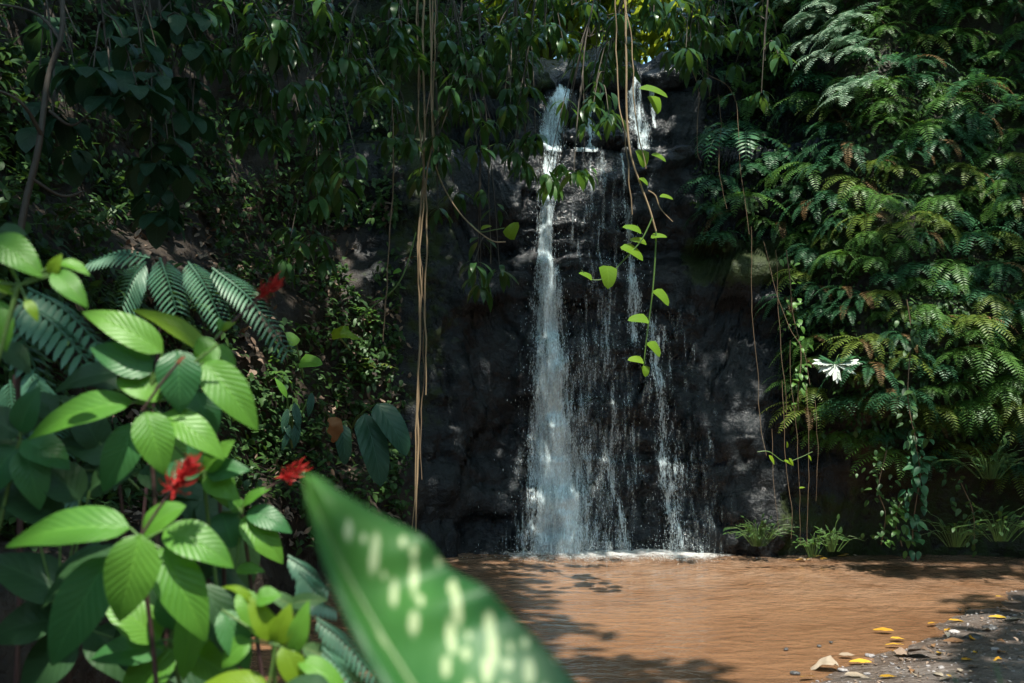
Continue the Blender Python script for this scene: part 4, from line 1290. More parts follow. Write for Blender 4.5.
# ================================================================== PLANTS OF THE LEFT BANK
def bankplant(label, px, py, n, size, spread, mat, tpl, off=.1, name='bank_shrub', up=.7):
    p, nn = hit(px, py)
    c0 = p + nn * .02
    t = thing(name, label, 'shrub', c0, 'small shrubs on the left bank')
    mb, st = MB(), MB()
    for i in range(max(3, n // 7)):
        v = nn * random.uniform(.4, 1) + Vector((random.gauss(0, .7), random.gauss(0, .4), random.uniform(-.1, up)))
        tip = c0 + v.normalized() * spread * random.uniform(.6, 1.2)
        path = spline([c0, c0.lerp(tip, .5) + Vector((0, 0, .06)), tip], 10)
        st.tube(path, list(np.linspace(.006, .002, 11)), 4)
        for k in range(3, 11):
            dr = (path[k] - path[k - 1]).normalized()
            sd = dr.cross(Vector((0, 0, 1))).normalized() * (1 if k % 2 else -1)
            d = dr * .6 + sd + Vector((0, -.1, random.uniform(-.5, .1)))
            pick(mb, tpl, frames([path[k]], [d], (0, -.2, 1), size * random.uniform(.7, 1.15)))
    st.build('stem', M['twig'], t, local=c0)
    mb.build('foliage', M[mat], t, local=c0)
    return t


for a in (('small dark leaved shrub under the lowest narrow leaved branch', 300, 262, 34, .085, .34, 'creeper', T_ovate),
          ('small leaved shrub at the edge of the black rock, left of the thick root bundle', 362, 330, 42, .075, .34, 'fern_green', T_small),
          ('fine leaved shrub just above the large yellow green leaf', 335, 300, 40, .07, .3, 'fern_green', T_small),
          ('fine leaved shrub behind the highest red flower', 285, 285, 40, .075, .32, 'fern_green', T_small),
          ('sprawling shrub left of the large yellow green leaf', 300, 335, 36, .08, .3, 'fern_green', T_ovate),
          ('dull shrub above the feathery fronds at the left', 215, 235, 40, .09, .36, 'creeper', T_ovate),
          ('dark shrub behind the feathery fronds', 150, 240, 40, .09, .4, 'creeper', T_ovate),
          ('dark shrub below the slender trunk', 50, 235, 44, .09, .4, 'creeper', T_ovate),
          ('light green small leaved shrub below the large yellow green leaf', 350, 385, 36, .075, .28, 'fern_green', T_small),
          ('shrub with yellow green tips above the paddle shaped leaves', 372, 372, 30, .07, .24, 'fern_yellow', T_small),
          ('low shrub beside the rust brown dead leaf', 305, 440, 36, .07, .26, 'creeper', T_small),
          ('low mossy shrub under the middle red flower', 285, 490, 44, .06, .26, 'creeper', T_small),
          ('low dark shrub at the water below the paddle shaped leaves', 350, 500, 40, .07, .28, 'creeper', T_ovate),
          ('small shrub on the leaf litter right of the green rosettes', 265, 385, 34, .07, .26, 'fern_green', T_small),
          ('dark shrub in the gap above the leaf litter, right of centre of the left bank', 255, 200, 36, .09, .34, 'creeper', T_ovate)):
    bankplant(*a)


def single(name, label, cat, leaves, base_, mat, tpl=None, stem='greenstem', group=None):
    """small plant of a few separate leaves: (px, py, Y, angle, size px, mat)"""
    b0 = P(*base_)
    p, nn = hit(base_[0], base_[1])
    t = thing(name, label, cat, b0, group)
    for (a, b, Y, ang, sz, *rest) in leaves:
        mb = MB(); q = P(a, b, Y)
        mb.tube(spline([b0, b0.lerp(q, .5) + Vector((0, -.02, .03)), q], 8), .006, 5)
        mb.build('stalk', M[stem], t, local=b0)
        hleaf(t, a, b, Y, ang, sz, tpl=(rest[1] if len(rest) > 1 else tpl), mat=(rest[0] if rest else mat), face=.8)
    return t


STRAP = leaf(1, .46, 14, 'strap', .18, .75, wave=.012, half=4, seed=4)
STRAP2 = leaf(1, .40, 14, 'strap', .22, .6, wave=.02, half=4, seed=9)
single('paddle_leaf_plant', 'plant with three long paddle shaped dark green leaves beside the black rock', 'plant',
       [(376, 404, 6.3, -52, 62), (364, 414, 6.35, -72, 76, 'strap', STRAP2), (341, 424, 6.45, -80, 42, 'strap', STRAP2)], (352, 428, 6.6), 'strap', STRAP)
single('bank_plant', 'large crumpled yellow green leaf standing out on the left bank', 'plant', [(330, 336, 6.3, 8, 34, 'fore_yellow', crumple(4))], (350, 350, 6.6), 'fore_yellow')
single('bank_plant', 'plant with one pale lobed leaf left of the large yellow green leaf', 'plant', [(300, 362, 6.2, 0, 24, 'fore', T_heart[0]), (296, 345, 6.2, 120, 16, 'fern_green', T_heart[1])], (303, 378, 6.4), 'fore')
single('sapling', 'sapling with narrow dark bluish leaves beside the rust brown dead leaf', 'sapling',
       [(287, 398, 6, 115, 24, 'fore'), (288, 408, 6, -100, 26), (294, 402, 6, -75, 30), (298, 420, 6, -95, 30), (283, 420, 6, -60, 24), (290, 430, 6, -110, 22), (312, 392, 6.1, -95, 26)], (292, 448, 6.2), 'strap', T_lance[0])
t = tag(None or (lambda mb: (mb.inst(T_dead[3], frames([P(335, 416, 6.3)], [(0.02, -.2, -1)], (0.5, -1, .1), .19)), mb.build('dead_leaf', M['rust'], loc=P(335, 418, 6.3), local=P(335, 418, 6.3)))[1])(MB()),
        'rust brown dead leaf hanging upright on the left bank by the paddle shaped leaves', 'dead leaf')
print('bank', time.time() - T0)

# ================================================================== FOREGROUND
def fleaf(parent, b, t, wid, Y, mat, dY=0.0, face=.6, roll=0.0, shape='ovate', droop=.8, fold=.22, wave=.012, name='leaf', seed=None, label=None, n=14, half=4):
    """leaf from base pixel b to tip pixel t at distance Y (tip at Y+dY); wid in pixels at that distance"""
    B, T = P(*b, Y), P(*t, Y + dY)
    d = T - B; L = d.length
    Wd = wid / F * Y
    v, q, uv = leaf(1, Wd / L, n, shape, fold, droop, wave, half, seed=seed if seed is not None else random.randint(0, 999))
    tip = v[-1 - half]
    an = -math.atan2(tip[2], tip[1]); s_ = 1 / math.hypot(tip[1], tip[2])
    ca, sa = math.cos(an), math.sin(an)
    v = np.stack([v[:, 0], (v[:, 1] * ca - v[:, 2] * sa) * s_, (v[:, 1] * sa + v[:, 2] * ca) * s_], 1)
    view = (EYE - B).normalized()
    up = view * face + Vector((0, 0, 1)) * (1 - face) + Vector((roll, 0, 0))
    mb = MB()
    mb.inst((v, q, uv), frames([B], [d], [up], L))
    o = mb.build(name, M[mat], parent, local=parent.location if parent else None)
    if label: o['label'] = label
    return o


def shoot(name, label, cx, cy, Y, leaves, group, mat='fore', foot=None, stem='darkstem', thick=.006):
    c0 = P(cx, cy, Y)
    fx, fy = (c0.x + random.uniform(-.1, .1), c0.y + .15) if foot is None else foot
    root = Vector((fx, fy, gz(fx, fy)))
    t = thing(name, label, 'plant', root, group)
    mb = MB(); mb.tube(wobble(spline([root - Vector((0, 0, .03)), root.lerp(c0, .5) + Vector((.02, .05, 0)), c0], 20), .012, 3, cx), list(np.linspace(thick * 1.3, thick * .7, 21)), 7)
    mb.build('stem', M[stem], t, local=root)
    for lf in leaves:
        b, tp, wd = lf[0], lf[1], lf[2]
        kw = dict(lf[3]) if len(lf) > 3 else {}
        m_ = kw.pop('mat', mat)
        mb = MB()
        fleaf(t, b, tp, wd, Y + kw.pop('y', 0), m_, **kw)
        pb = P(*b, Y); 
        if (pb - c0).length > .012:
            mb.tube(spline([c0, c0.lerp(pb, .5), pb], 5), .0028, 5); mb.build('petiole', M['greenstem'], t, local=root)
    return t


def flower(t, stalk, Y, r, n=34):
    """red flower head on a thin dark stalk"""
    a = P(*stalk[0], Y); b = P(*stalk[1], Y)
    mb = MB(); mb.tube(spline([a, a.lerp(b, .5) + Vector((0, 0, .004)), b], 8), .0028, 6)
    fs = mb.build('flower_stalk', M['darkstem'], t, local=t.location)
    ax = (b - a).normalized()
    mb = MB()
    k = np.arange(n)
    pos = np.array(b) + np.outer(np.linspace(-.2, .9, n) * r, np.array(ax))
    an = k * 2.4
    x = np.array(ax.orthogonal().normalized()); y = np.cross(np.array(ax), x)
    d = np.outer(np.cos(an), x) + np.outer(np.sin(an), y) + np.array(ax) * np.linspace(.1, 1.2, n)[:, None] + rng.standard_normal((n, 3)) * .15
    mb.inst(leaf(1, .16, 5, 'lance', .6, -1.3, half=1), frames(pos, d, np.array(ax), r * rng.uniform(.45, 1.05, n)))
    mb.inst(leaf(1, .3, 4, 'lance', .5, .8, half=1), frames(pos[::2], d[::2] + rng.standard_normal((len(d[::2]), 3)) * .5, np.array(ax), r * .6))
    mb.inst(leaf(1, .5, 3, 'ovate', .5, .5, half=1), frames(pos[:10], d[:10] + np.array(ax), np.array(ax), r * .45))
    mb.build('flower', M['flower'], fs, local=t.location)


GP = 'red flowered plants in the left foreground'
D = dict
c1 = shoot('red_flower_plant', 'big leafy shoot with a tiny red bud at its middle, topmost of the near rosettes', 146, 404, 2.1, [
    ((163, 352), (82, 312), 36, D(face=.55, roll=-.3)), ((153, 372), (90, 348), 38, D(mat='fore_teal', face=.75)),
    ((206, 352), (131, 310), 30, D(mat='fore_yellow', face=.4, y=.1)), ((218, 344), (195, 364), 34, D(mat='fore', face=.6, y=.08)),
    ((178, 350), (180, 414), 46, D(mat='fore_teal', face=.9)), ((204, 362), (258, 431), 42, D(face=.75, y=.05)),
    ((163, 398), (116, 380), 30, D(face=.6, shape='broad')), ((146, 412), (164, 475), 42, D(face=.8, y=-.05)),
    ((162, 414), (224, 460), 40, D(face=.6, roll=.2)), ((133, 402), (27, 441), 46, D(face=.5, roll=-.1)),
    ((138, 424), (103, 492), 38, D(mat='fore_teal', face=.75, y=.03)), ((122, 372), (55, 392), 34, D(mat='fore_dark', face=.5, y=.15)),
    ((196, 392), (212, 444), 36, D(mat='fore_teal', face=.6, y=.15)), ((118, 388), (62, 372), 30, D(mat='fore_dark', face=.5, y=.2))], GP)
flower(c1, ((142, 411), (178, 363)), 2.05, .014, 12)
c2 = shoot('red_flower_plant', 'biggest near rosette, with a full red flower head above its middle', 143, 540, 1.9, [
    ((130, 528), (6, 547), 54, D(face=.5, roll=-.1)), ((110, 556), (52, 666), 54, D(mat='fore_teal', face=.7, y=.05)),
    ((141, 534), (119, 622), 54, D(face=.85, y=-.06)), ((143, 536), (186, 506), 38, D(mat='fore', face=.45, shape='broad', y=.05)),
    ((164, 530), (234, 568), 46, D(face=.6, roll=.15)), ((160, 548), (206, 642), 50, D(face=.75)),
    ((196, 600), (183, 681), 32, D(mat='fore', face=.6, y=.08)), ((204, 584), (238, 668), 40, D(mat='fore_dark', face=.6, y=.12)),
    ((150, 560), (150, 650), 50, D(mat='fore_dark', face=.5, y=.2)), ((128, 552), (40, 610), 50, D(mat='fore_dark', face=.4, y=.25))], GP)
flower(c2, ((141, 536), (176, 486)), 1.85, .05, 40)
c3 = shoot('red_flower_plant', 'smaller rosette with a red flower reaching towards the spotted leaf', 242, 512, 2.3, [
    ((222, 512), (233, 548), 38, D(mat='fore_teal', face=.85, shape='broad')), ((243, 516), (283, 564), 34, D(face=.7)),
    ((247, 511), (292, 533), 28, D(face=.6, mat='fore_teal')), ((243, 506), (272, 488), 18, D(face=.4)), ((240, 512), (229, 496), 18, D(face=.6)),
    ((203, 458), (234, 512), 34, D(face=.6)), ((168, 440), (200, 478), 34, D(mat='fore', face=.6, y=.1)), ((236, 570), (265, 572), 17, D(face=.5, mat='fore')),
    ((238, 522), (250, 590), 34, D(mat='fore_dark', face=.6, y=.12)), ((228, 526), (205, 580), 34, D(mat='fore_dark', face=.6, y=.12))], GP)
flower(c3, ((244, 506), (285, 478)), 2.3, .042, 34)
c4 = shoot('flower_shrub_shoot', 'glowing yellow green young shoot at the bottom, left of the spotted leaf', 276, 645, 1.8, [
    ((273, 640), (247, 596), 26, D(mat='fore_yellow', face=.7)), ((252, 604), (221, 588), 14, D(mat='fore_yellow', face=.3, droop=1.6)),
    ((277, 645), (291, 603), 24, D(mat='fore_yellow', face=.7)), ((294, 652), (309, 600), 22, D(mat='fore', face=.6)),
    ((283, 645), (302, 695), 28, D(mat='fore_yellow', face=.7)), ((298, 660), (348, 692), 26, D(mat='fore', face=.5)), ((330, 690), (285, 684), 30, D(mat='fore_dark', face=.3, y=-.05)),
    ((268, 690), (203, 684), 34, D(mat='fore_yellow', face=.4)), ((256, 600), (282, 596), 26, D(mat='fore', face=.5)), ((250, 640), (222, 668), 30, D(mat='fore', face=.5, y=.1)),
    ((240, 590), (262, 640), 28, D(mat='fore', face=.6, y=.1)), ((222, 610), (248, 672), 34, D(mat='fore_teal', face=.6, y=.12))], None, 'fore', stem='greenstem')
c5 = shoot('red_flower_plant', 'thin shoot with the highest red flower, behind the topmost rosette', 213, 342, 2.35, [
    ((221, 330), (236, 322), 10, D(mat='fore_yellow', face=.6)), ((222, 331), (219, 318), 9, D(mat='fore', face=.6)), ((214, 346), (236, 366), 16, D(mat='fore', face=.6)), ((212, 350), (232, 385), 18, D(mat='fore_yellow', face=.5))], GP)
flower(c5, ((213, 342), (262, 296)), 2.35, .044, 34)
c6 = shoot('broad_leaf_plant', 'leafy shoot cut by the left picture edge, topmost of the near plants', 20, 285, 1.9, [
    ((-8, 238), (44, 278), 38, D(face=.7)), ((50, 276), (62, 254), 14, D(mat='fore_yellow', face=.6)), ((53, 272), (88, 308), 26, D(face=.7)), ((58, 262), (90, 276), 20, D(mat='fore', face=.4, y=.05)),
    ((-12, 282), (18, 298), 16, D(mat='fore_yellow', face=.5)), ((-4, 300), (6, 352), 26, D(face=.7, mat='fore')), ((-6, 232), (28, 236), 24, D(mat='fore_dark', face=.5, y=.1)), ((4, 344), (30, 374), 26, D(mat='fore_dark', face=.7, y=.1)),
    ((26, 300), (38, 322), 12, D(mat='fore_yellow', face=.6))], None, foot=(-1.45, 1.75), stem='greenstem')
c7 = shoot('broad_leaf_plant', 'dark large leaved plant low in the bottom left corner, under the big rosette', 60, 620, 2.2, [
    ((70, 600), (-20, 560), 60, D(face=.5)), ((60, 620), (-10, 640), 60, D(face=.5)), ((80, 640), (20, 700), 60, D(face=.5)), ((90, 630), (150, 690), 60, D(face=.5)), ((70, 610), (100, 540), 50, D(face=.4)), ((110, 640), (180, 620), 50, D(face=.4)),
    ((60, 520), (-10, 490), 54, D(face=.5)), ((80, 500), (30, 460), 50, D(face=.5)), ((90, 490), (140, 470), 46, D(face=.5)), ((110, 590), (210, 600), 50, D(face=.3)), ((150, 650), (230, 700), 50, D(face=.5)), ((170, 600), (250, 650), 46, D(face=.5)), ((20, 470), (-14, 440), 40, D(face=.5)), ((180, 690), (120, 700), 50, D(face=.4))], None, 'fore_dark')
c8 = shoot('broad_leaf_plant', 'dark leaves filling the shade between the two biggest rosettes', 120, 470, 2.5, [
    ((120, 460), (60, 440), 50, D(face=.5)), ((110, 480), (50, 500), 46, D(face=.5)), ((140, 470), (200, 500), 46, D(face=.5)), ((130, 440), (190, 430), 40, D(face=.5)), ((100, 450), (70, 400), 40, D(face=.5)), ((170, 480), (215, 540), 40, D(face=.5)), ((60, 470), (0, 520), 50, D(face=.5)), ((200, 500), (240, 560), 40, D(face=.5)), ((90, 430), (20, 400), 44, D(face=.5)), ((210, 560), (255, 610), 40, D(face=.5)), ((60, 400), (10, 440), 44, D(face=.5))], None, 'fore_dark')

c9 = shoot('broad_leaf_plant', 'half hidden bright shoot under the biggest rosette, at the bottom edge', 170, 640, 2.05, [
    ((160, 640), (100, 600), 44, D(face=.6)), ((165, 650), (90, 660), 46, D(face=.5, mat='fore_teal')), ((175, 650), (120, 710), 46, D(face=.6)), ((180, 640), (240, 620), 42, D(face=.6)), ((185, 650), (245, 690), 42, D(face=.6)), ((172, 630), (180, 570), 40, D(face=.5, mat='fore_teal'))], None, 'fore', stem='greenstem')
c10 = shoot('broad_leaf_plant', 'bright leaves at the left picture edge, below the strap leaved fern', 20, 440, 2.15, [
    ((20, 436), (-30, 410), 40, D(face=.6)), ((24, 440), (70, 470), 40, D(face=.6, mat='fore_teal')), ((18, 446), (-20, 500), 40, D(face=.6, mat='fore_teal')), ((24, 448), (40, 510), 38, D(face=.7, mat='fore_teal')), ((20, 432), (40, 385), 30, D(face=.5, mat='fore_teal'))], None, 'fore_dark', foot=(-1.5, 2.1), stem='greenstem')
c11 = shoot('broad_leaf_plant', 'small leafy shoot between the two lower red flowers', 205, 470, 2.25, [
    ((205, 470), (235, 440), 26, D(face=.6)), ((208, 474), (250, 470), 28, D(face=.6, mat='fore_teal')), ((204, 478), (240, 500), 28, D(face=.7)), ((200, 474), (160, 470), 28, D(face=.6, mat='fore_teal')), ((203, 466), (190, 432), 26, D(face=.5, mat='fore_teal'))], None, 'fore', stem='greenstem')

# feathery fronds
def pinnate(parent, a, b, Y, pairs, ln, wd, mat='feather', curve=.1, droop=.5, fwd=.35, name='frond', taper=.6, one=None, hang=.55):
    A, B = P(*a, Y), P(*b, Y)
    mid = A.lerp(B, .5) + Vector((0, -.01, curve * (B - A).length))
    path = spline([A, mid, B], 18)
    mb = MB(); mb.tube(path, list(np.linspace(.004, .0015, 19)), 5, .2)
    pos, ds, ups, scl = [], [], [], []
    for i in range(pairs):
        t = (i + .8) / pairs
        k = min(int(t * 18), 17)
        q = path[k].lerp(path[k + 1], t * 18 - k); d = (path[k + 1] - path[k]).normalized()
        view = (EYE - q).normalized()
        up = (view * .6 + Vector((0, 0, 1))).normalized()
        sd = d.cross(up).normalized()
        for sg in ((-1, 1) if one is None else (one,)):
            pos.append(q); ds.append(sd * sg + d * fwd - Vector((0, 0, hang))); ups.append(up); scl.append(ln / F * Y * (min(1, .45 + 2.5 * t)) * (1 - taper * max(0, t - .35) ** 1.5))
    mb.inst(leaf(1, wd / ln, 4, 'strap', .12, droop), frames(np.array(pos), np.array(ds), np.array(ups), np.array(scl)))
    return mb.build(name, M[mat], parent, local=parent.location)


def fernplant(name, label, fronds, foot, stemfrom, group=None):
    root = Vector(foot)
    t = thing(name, label, 'fern', root, group)
    mb = MB(); mb.tube(spline([root, root.lerp(stemfrom, .6) + Vector((0, .06, 0)), stemfrom], 14), .006, 6)
    mb.build('stem', M['darkstem'], t, local=root)
    for f in fronds: pinnate(t, *f[0], **f[1])
    return t


fernplant('feather_leaf_plant', 'plant with four dark feathery fronds fanned out above the near rosettes', [
    (((146, 262), (122, 306), 3.0, 13, 30, 3.4), {'fwd': .5, 'hang': .1}), (((160, 258), (177, 312), 3.0, 13, 26, 3.2), {'fwd': .5, 'hang': .1}), (((188, 262), (222, 322), 3.0, 17, 24, 3), {'hang': .12}), (((212, 268), (288, 352), 3.0, 22, 25, 3), {'hang': .12}), (((150, 258), (90, 262), 3.1, 12, 26, 3.4), {'hang': .15})],
    (-1.35, 3.2, gz(-1.35, 3.2)), P(165, 256, 3.0))
fernplant('sword_fern', 'fern with broad strap leaflets by the left picture edge', [
    (((18, 300), (96, 372), 2.3, 12, 34, 9), {'fwd': .15}), (((28, 288), (104, 350), 2.35, 12, 30, 8), {'fwd': .15}), (((10, 310), (40, 380), 2.3, 9, 32, 9), {'fwd': .15})],
    (-1.3, 2.5, gz(-1.3, 2.5)), P(16, 300, 2.3), 'ferns in the left foreground')
fernplant('sword_fern', 'dark fern in deep shade at the left edge, below the broad strap leaflets', [
    (((10, 380), (20, 470), 2.7, 18, 36, 6), {}), (((30, 370), (60, 450), 2.7, 18, 34, 6), {}), (((-10, 400), (-14, 480), 2.7, 18, 36, 6), {}), (((40, 440), (80, 500), 2.8, 16, 30, 6), {})],
    (-1.5, 2.9, gz(-1.5, 2.9)), P(15, 375, 2.7), 'ferns in the left foreground')
fernplant('feather_leaf_plant', 'low plant with bluish feathery fronds beside the spotted leaf at the bottom', [
    (((288, 556), (328, 590), 2.2, 12, 20, 5), {}), (((300, 572), (322, 600), 2.15, 8, 26, 5), {}), (((316, 618), (374, 676), 1.9, 14, 22, 5), {}), (((300, 600), (335, 610), 2.0, 9, 18, 5), {}), (((322, 648), (356, 690), 1.85, 9, 22, 5), {})],
    (-.42, 2.2, gz(-.42, 2.2)), P(300, 640, 2.0))
t = thing('cream_vein_plant', 'plant with small green leaves veined in cream, bottom centre left', 'plant', Vector((-.36, 1.95, gz(-.36, 1.95))))
mb = MB(); mb.tube(spline([t.location, P(312, 690, 1.95), P(302, 640, 1.9)], 10), .004, 5); mb.build('stem', M['greenstem'], t, local=t.location)
for b, tp, wd in (((302, 646), (364, 684), 24), ((290, 604), (328, 600), 18), ((300, 612), (262, 590), 16), ((300, 640), (276, 620), 16)):
    fleaf(t, b, tp, wd, 1.9, 'creamvein', face=.7)
print('foreground', time.time() - T0)

# the big spotted leaf close to the lens, laid out from its midrib and its two edges
mid = [((305, 476), .86), ((322, 520), .83), ((346, 572), .80), ((378, 630), .77), ((415, 690), .74), ((452, 745), .71), ((492, 800), .69)]
rt = [((305.5, 475), .86), ((318, 477), .855), ((346, 496), .845), ((388, 519), .82), ((426, 540), .80), ((450, 569), .805), ((486, 589), .775), ((514, 618), .775), ((548, 652), .755), ((580, 690), .74), ((600, 735), .725), ((580, 785), .71), ((498, 805), .69)]
lf_ = [((304.5, 476), .86), ((304, 496), .85), ((310, 522), .83), ((320, 556), .80), ((337, 600), .77), ((360, 650), .745), ((390, 705), .72), ((423, 760), .70), ((460, 805), .685), ((488, 803), .69)]
n = 150
mp_ = spline([P(*a, y) for a, y in mid], n); rp_ = spline([P(*a, y) for a, y in rt], n); lp_ = spline([P(*a, y) for a, y in lf_], n)
H_ = 40
# cream blotches of this leaf: centre, half width, half height, slant
BLOT = [(349, 531, 5, 9, 0), (375, 554, 6, 18, -6), (364, 539, 4, 5, 0), (414, 551, 5, 6, 0), (414, 578, 5, 15, 0), (394, 593, 5, 11, 0), (421, 601, 4, 5, 0), (414, 623, 7, 10, 0), (453, 588, 6, 6, 0), (457, 607, 6, 17, 4), (451, 637, 6, 15, 5), (446, 667, 6, 9, 0),
        (468, 636, 3, 5, 0), (466, 654, 5, 6, 0), (489, 624, 7, 11, 0), (493, 647, 7, 17, 3), (487, 669, 6, 12, 3), (510, 647, 4, 5, 0), (525, 643, 5, 5, 0), (508, 665, 5, 6, 0), (529, 673, 7, 12, 0), (556, 658, 4, 5, 0), (403, 542, 4, 5, 0), (438, 562, 3, 4, 0), (384, 575, 3, 4, 0), (470, 690, 6, 9, 0), (505, 695, 6, 10, 0), (545, 695, 5, 8, 0),
        (354, 562, 3, 14, 40), (389, 613, 4, 20, 40), (410, 657, 5, 26, 40), (372, 612, 3, 16, 38), (392, 652, 3, 20, 38), (338, 545, 3, 6, 20), (430, 655, 4, 14, 40)]
v, uv, sp_at = [], [], []
for i in range(n + 1):
    for k in range(-H_, H_ + 1):
        f = abs(k) / H_
        e = lp_[i] if k < 0 else rp_[i]
        p = mp_[i].lerp(e, f)
        p = p + Vector((0, -1, .3)) * (.006 * math.sin(math.pi * f))        # slightly puffed between rib and edge
        x_ = 512 + p.x / p.y * F; y_ = HOR - (p.z - CAM_Z) / p.y * F
        s_ = 0
        for (bx, by, rx_, ry_, sl_) in BLOT:
            dx, dy = x_ - bx, y_ - by
            if abs(dx) > 40 or abs(dy) > 40: continue
            c_, t_ = math.cos(R(sl_)), math.sin(R(sl_))
            dx, dy = dx * c_ - dy * t_, dx * t_ + dy * c_
            if sl_ >= 20 and k > 0 or sl_ < 20 and k < 0: continue
            s_ = max(s_, 1 - .5 * math.hypot(dx / (rx_ * .72), dy / (ry_ * 1.2)))
        v.append(p); uv.append((.5 + .5 * k / H_, 1 - i / n)); sp_at.append(max(0, s_))
m = 2 * H_ + 1
q = [(i * m + k, i * m + k + 1, (i + 1) * m + k + 1, (i + 1) * m + k) for i in range(n) for k in range(m - 1)]
root = Vector((.02, .55, gz(.02, .55)))
t = thing('spotted_leaf_plant', 'very large blurred green leaf with cream spots, closest to the viewer', 'plant', root)
mb = MB(); mb.raw([tuple(x) for x in v], q, uv)
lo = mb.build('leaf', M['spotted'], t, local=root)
sa_ = lo.data.attributes.new('spot', 'FLOAT', 'POINT'); sa_.data.foreach_set('value', np.array(sp_at, np.float32))
so_ = lo.modifiers.new('thickness', 'SOLIDIFY'); so_.thickness = .0006
mb = MB(); mb.tube(mp_[2:], list(np.linspace(.0012, .004, n - 1)), 6); mr = mb.build('midrib', M['greenstem'], lo, local=root)
mb = MB(); mb.tube(spline([root - Vector((0, 0, .03)), Vector((.03, .60, .7)), mp_[-1]], 20), list(np.linspace(.012, .006, 21)), 8); mb.build('stalk', M['greenstem'], t, local=root)

# grass tuft in the lower right corner
c0 = Vector((.655, 1.10, gz(.655, 1.10) - .03))
t = thing('grass_tuft', 'blurred dark green grass tuft in the bottom right corner', 'grass', c0)
mb = MB()
k_ = 150
pos = np.array(c0) + rng.standard_normal((k_, 3)) * (.022, .03, 0)
d = rng.standard_normal((k_, 3)) * (.03, .06, 0) + (0.0, 0, 1)
mb.inst(leaf(1, .035, 6, 'strap', .2, .9), frames(pos, d, rng.standard_normal((k_, 3)), rng.uniform(.85, 1.12, k_) * (1.26 - gz(.6, 1.1))))
mb.build('blades', M['fore_dark'], t, local=c0)

# ================================================================== THE SHORE
def ground_at(px, py):
    d = (P(px, py, 1) - EYE).normalized()
    y = 4.0
    while y < 11:
        p = EYE + d * (y / d.y)
        z = max(gz(p.x, p.y), 0.012)
        if p.z <= z: return Vector((p.x, p.y, z))
        y += .02
    return Vector((p.x, p.y, .012))


def fallen(px, py, size, mat, label, ang=None, tpl=2, group='fallen leaves on the mud shore', name='fallen_leaf', lift=.012):
    p = ground_at(px, py) + Vector((0, 0, lift))
    L = size * .85 / F * p.y
    an = random.uniform(0, 6.28) if ang is None else R(ang)
    mb = MB()
    mb.inst(T_dead[tpl], frames([p - Vector((math.cos(an), math.sin(an), 0)) * L / 2], [(math.cos(an), math.sin(an), random.uniform(-.02, .08))], (random.gauss(0, .15), random.gauss(0, .15), 1), L))
    o = mb.build(name, M[mat], loc=p, local=p)
    return tag(o, label, 'leaf', group)


for a in ((883, 632, 24, 'yellowleaf', 'yellow leaf floating on the brown water just off the mud shore', 170), (898, 640, 20, 'yellowleaf', 'yellow leaf at the waterline below the floating yellow leaf', 10), (894, 647, 22, 'yellowleaf', 'pale yellow leaf at the waterline left of the crumpled grey leaf', 175),
          (899, 653, 16, 'yellowleaf', 'small yellow leaf tight above the crumpled grey leaf', 160), (957, 622, 22, 'yellowleaf', 'yellow leaf in the shade at the waterline, beside the white shell like scrap', 5), (933, 625, 18, 'yellowleaf', 'bright yellow leaf at the waterline near the pale wet stone', 30),
          (953, 643, 24, 'brownleaf', 'brown leaf in the shade behind the crumpled grey leaf', 165), (967, 661, 18, 'yellowleaf', 'orange yellow leaf alone on the shaded mud', 20), (860, 664, 26, 'yellowleaf', 'yellow leaf on the gravel between the two crumpled dead leaves', 170),
          (808, 679, 22, 'yellowleaf', 'yellow leaf below the curled dead leaf at the bottom edge', 20), (888, 679, 22, 'yellowleaf', 'yellow leaf at the bottom edge on the grey gravel', 5), (847, 657, 20, 'paleleaf', 'pale leaf at the waterline above the gravel', 0),
          (1015, 621, 26, 'paleleaf', 'grey green leaf in the shade at the right picture edge', 8), (997, 619, 20, 'yellowleaf', 'yellow leaf in the shade left of the grey green leaf', 150), (1005, 612, 14, 'brownleaf', 'orange brown leaf in the shaded water near the right edge', 10),
          (1012, 603, 18, 'yellowleaf', 'yellow leaf farthest right, floating in the shade', 170), (1000, 598, 12, 'yellowleaf', 'small yellow leaf floating at the right above the others', 10), (856, 677, 30, 'paleleaf', 'large pale dry leaf lying at the bottom edge beside the curled dead leaf', 8),
          (938, 676, 20, 'paleleaf', 'pale dry leaf at the bottom edge on the gravel', 100), (946, 681, 22, 'paleleaf', 'cream dry leaf cut by the bottom edge', 30), (974, 668, 18, 'brownleaf', 'brown leaf on the shaded gravel near the corner grass', 20),
          (912, 672, 18, 'brownleaf', 'dark brown leaf on the lit gravel under the crumpled grey leaf', 60), (925, 640, 14, 'brownleaf', 'small brown leaf behind the crumpled grey leaf', 160), (985, 645, 18, 'brownleaf', 'brown leaf on the dark shaded mud at the right', 140), (960, 672, 16, 'paleleaf', 'pale flake of leaf beside the corner grass', 70)):
    fallen(*a)
fallen(822, 668, 40, 'paleleaf', 'curled dead grey leaf at the waterline, bottom right of the pool', 160, 3, lift=.02)
fallen(916, 657, 38, 'litter', 'crumpled grey leaf standing up on the lit gravel', 140, 4, lift=.03)
fallen(905, 655, 26, 'litter', 'dark crumpled scrap under the grey standing leaf', 20, 5, lift=.01)
fallen(960, 611, 12, 'paleleaf', 'white shell like scrap floating in the shaded water', 60, 0)
for i in range(16):
    a = random.uniform(788, 858); b = 559.5 - abs(a - 820) * .03 + random.uniform(-3.5, 2)
    fallen(a, b, random.uniform(7, 13), 'yellowleaf' if random.random() < .75 else 'paleleaf', 'small yellow leaf in the raft of leaves floating along the far pool edge', group='leaves floating along the far pool edge')

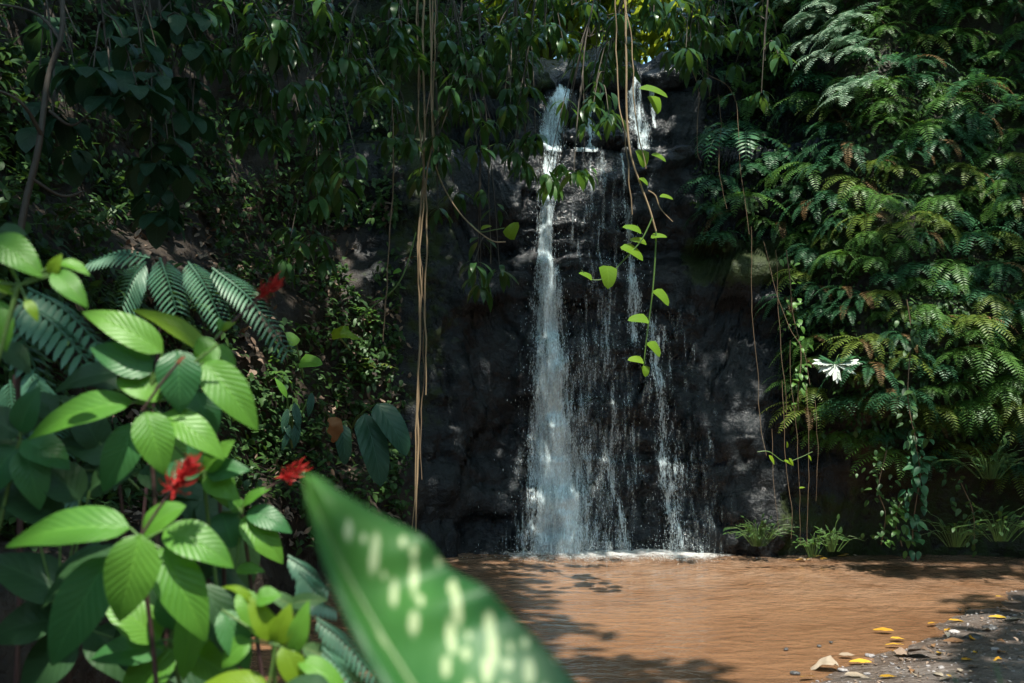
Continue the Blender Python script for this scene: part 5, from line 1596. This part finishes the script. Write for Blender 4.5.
for i in range(26):
    a = random.uniform(815, 1010); b = random.uniform(625, 682)
    if shore(*px2ground(a, b)) < -.05: continue
    m_ = random.choice(['yellowleaf', 'brownleaf', 'paleleaf', 'brownleaf'])
    fallen(a, b, random.uniform(7, 15), m_, {'yellowleaf': 'small yellow scrap of leaf among the litter of the mud shore', 'brownleaf': 'small brown scrap of leaf among the litter of the mud shore', 'paleleaf': 'small pale scrap of leaf among the litter of the mud shore'}[m_],
           None, random.choice([0, 1, 2, 3, 4, 5]), group='scraps of leaf on the mud shore', lift=.01)
bm_ = __import__('bmesh').new(); __import__('bmesh').ops.create_cube(bm_, size=1.0)
__import__('bmesh').ops.subdivide_edges(bm_, edges=bm_.edges[:], cuts=3, use_grid_fill=True)
sv = np.array([tuple(v.co) for v in bm_.verts]); sq = np.array([[v.index for v in f.verts] for f in bm_.faces]); bm_.free()
sv = norm(sv) * .5


def stone_tpl(seed):
    v = np.array([p * (1 + .45 * noise.noise(Vector(p) * 2.2 + Vector((seed, 0, 0)))) for p in sv])
    return v * (1, .75, .45), sq, np.zeros((len(v), 2))


ST = [stone_tpl(i * 5.3) for i in range(5)]
for i, (a, b, sz, m_, lab) in enumerate(((786, 649, 6, 'darkstone', 'small dark stone breaking the water, leftmost of the stones by the shore'), (819, 646, 5, 'darkstone', 'small dark stone in the water above the curled dead leaf'),
                                        (831, 642, 4, 'darkstone', 'tiny dark stone in the water right of its neighbour'), (795, 673, 10, 'darkstone', 'dark wet stone at the bottom left of the shore'), (843, 670, 11, 'stone', 'pale grey stone right of the curled dead leaf'),
                                        (955, 632, 14, 'stone', 'pale wet stone at the waterline in the half shade'), (975, 638, 20, 'darkstone', 'dark flat stone on the shaded mud'), (870, 655, 9, 'stone', 'small grey stone on the gravel near the waterline'),
                                        (941, 668, 9, 'stone', 'grey stone on the lit gravel near the cream leaves'), (990, 628, 18, 'darkstone', 'dark stone among the shaded leaves at the right'), (898, 668, 8, 'stone', 'small grey stone under the crumpled leaf'))):
    p = ground_at(a, b); L = sz / F * p.y
    mb = MB(); mb.inst(ST[i % 5], frames([p + Vector((0, 0, -L * .06))], [(random.gauss(0, 1), random.gauss(0, 1), 0)], (0, 0, 1), L))
    tag(mb.build('stone', M[m_], loc=p, local=p), lab, 'stone', 'stones along the mud shore')
mb = MB()
Ms = []
for i in range(5200):
    x, y = rng.uniform(.8, 5.5), rng.uniform(4.6, 8.6)
    d = shore(x, y)
    if d < -.05 or rng.random() > .5 + .5 * noise.noise(Vector((x * 2, y * 2, 9))): continue
    s_ = .006 + rng.exponential(.008)
    Ms.append(frames([(x, y, gz(x, y) + s_ * .1)], [(rng.normal(), rng.normal(), 0)], (0, 0, 1), s_)[0])
Ms = np.array(Ms)
for i in range(5): mb.inst(ST[i], Ms[i::5])
tag(mb.build('gravel', M['stone']), 'fine grey gravel and pebbles strewn over the mud shore', 'gravel', kind='stuff')
mb = MB()
pts = []
for i in range(1500):
    x, y = rng.uniform(.8, 5.5), rng.uniform(4.6, 8.6)
    if shore(x, y) > .02: pts.append((x, y, gz(x, y) + .008))
pts = np.array(pts); d = unit(len(pts)); d[:, 2] *= .15
pick(mb, T_dead, frames(pts, d, (0, 0, 1), rng.uniform(.02, .05, len(pts))))
tag(mb.build('shore_litter', M['litter']), 'crumbs of dead leaves littering the mud shore', 'leaf litter', kind='stuff')
print('done', time.time() - T0)
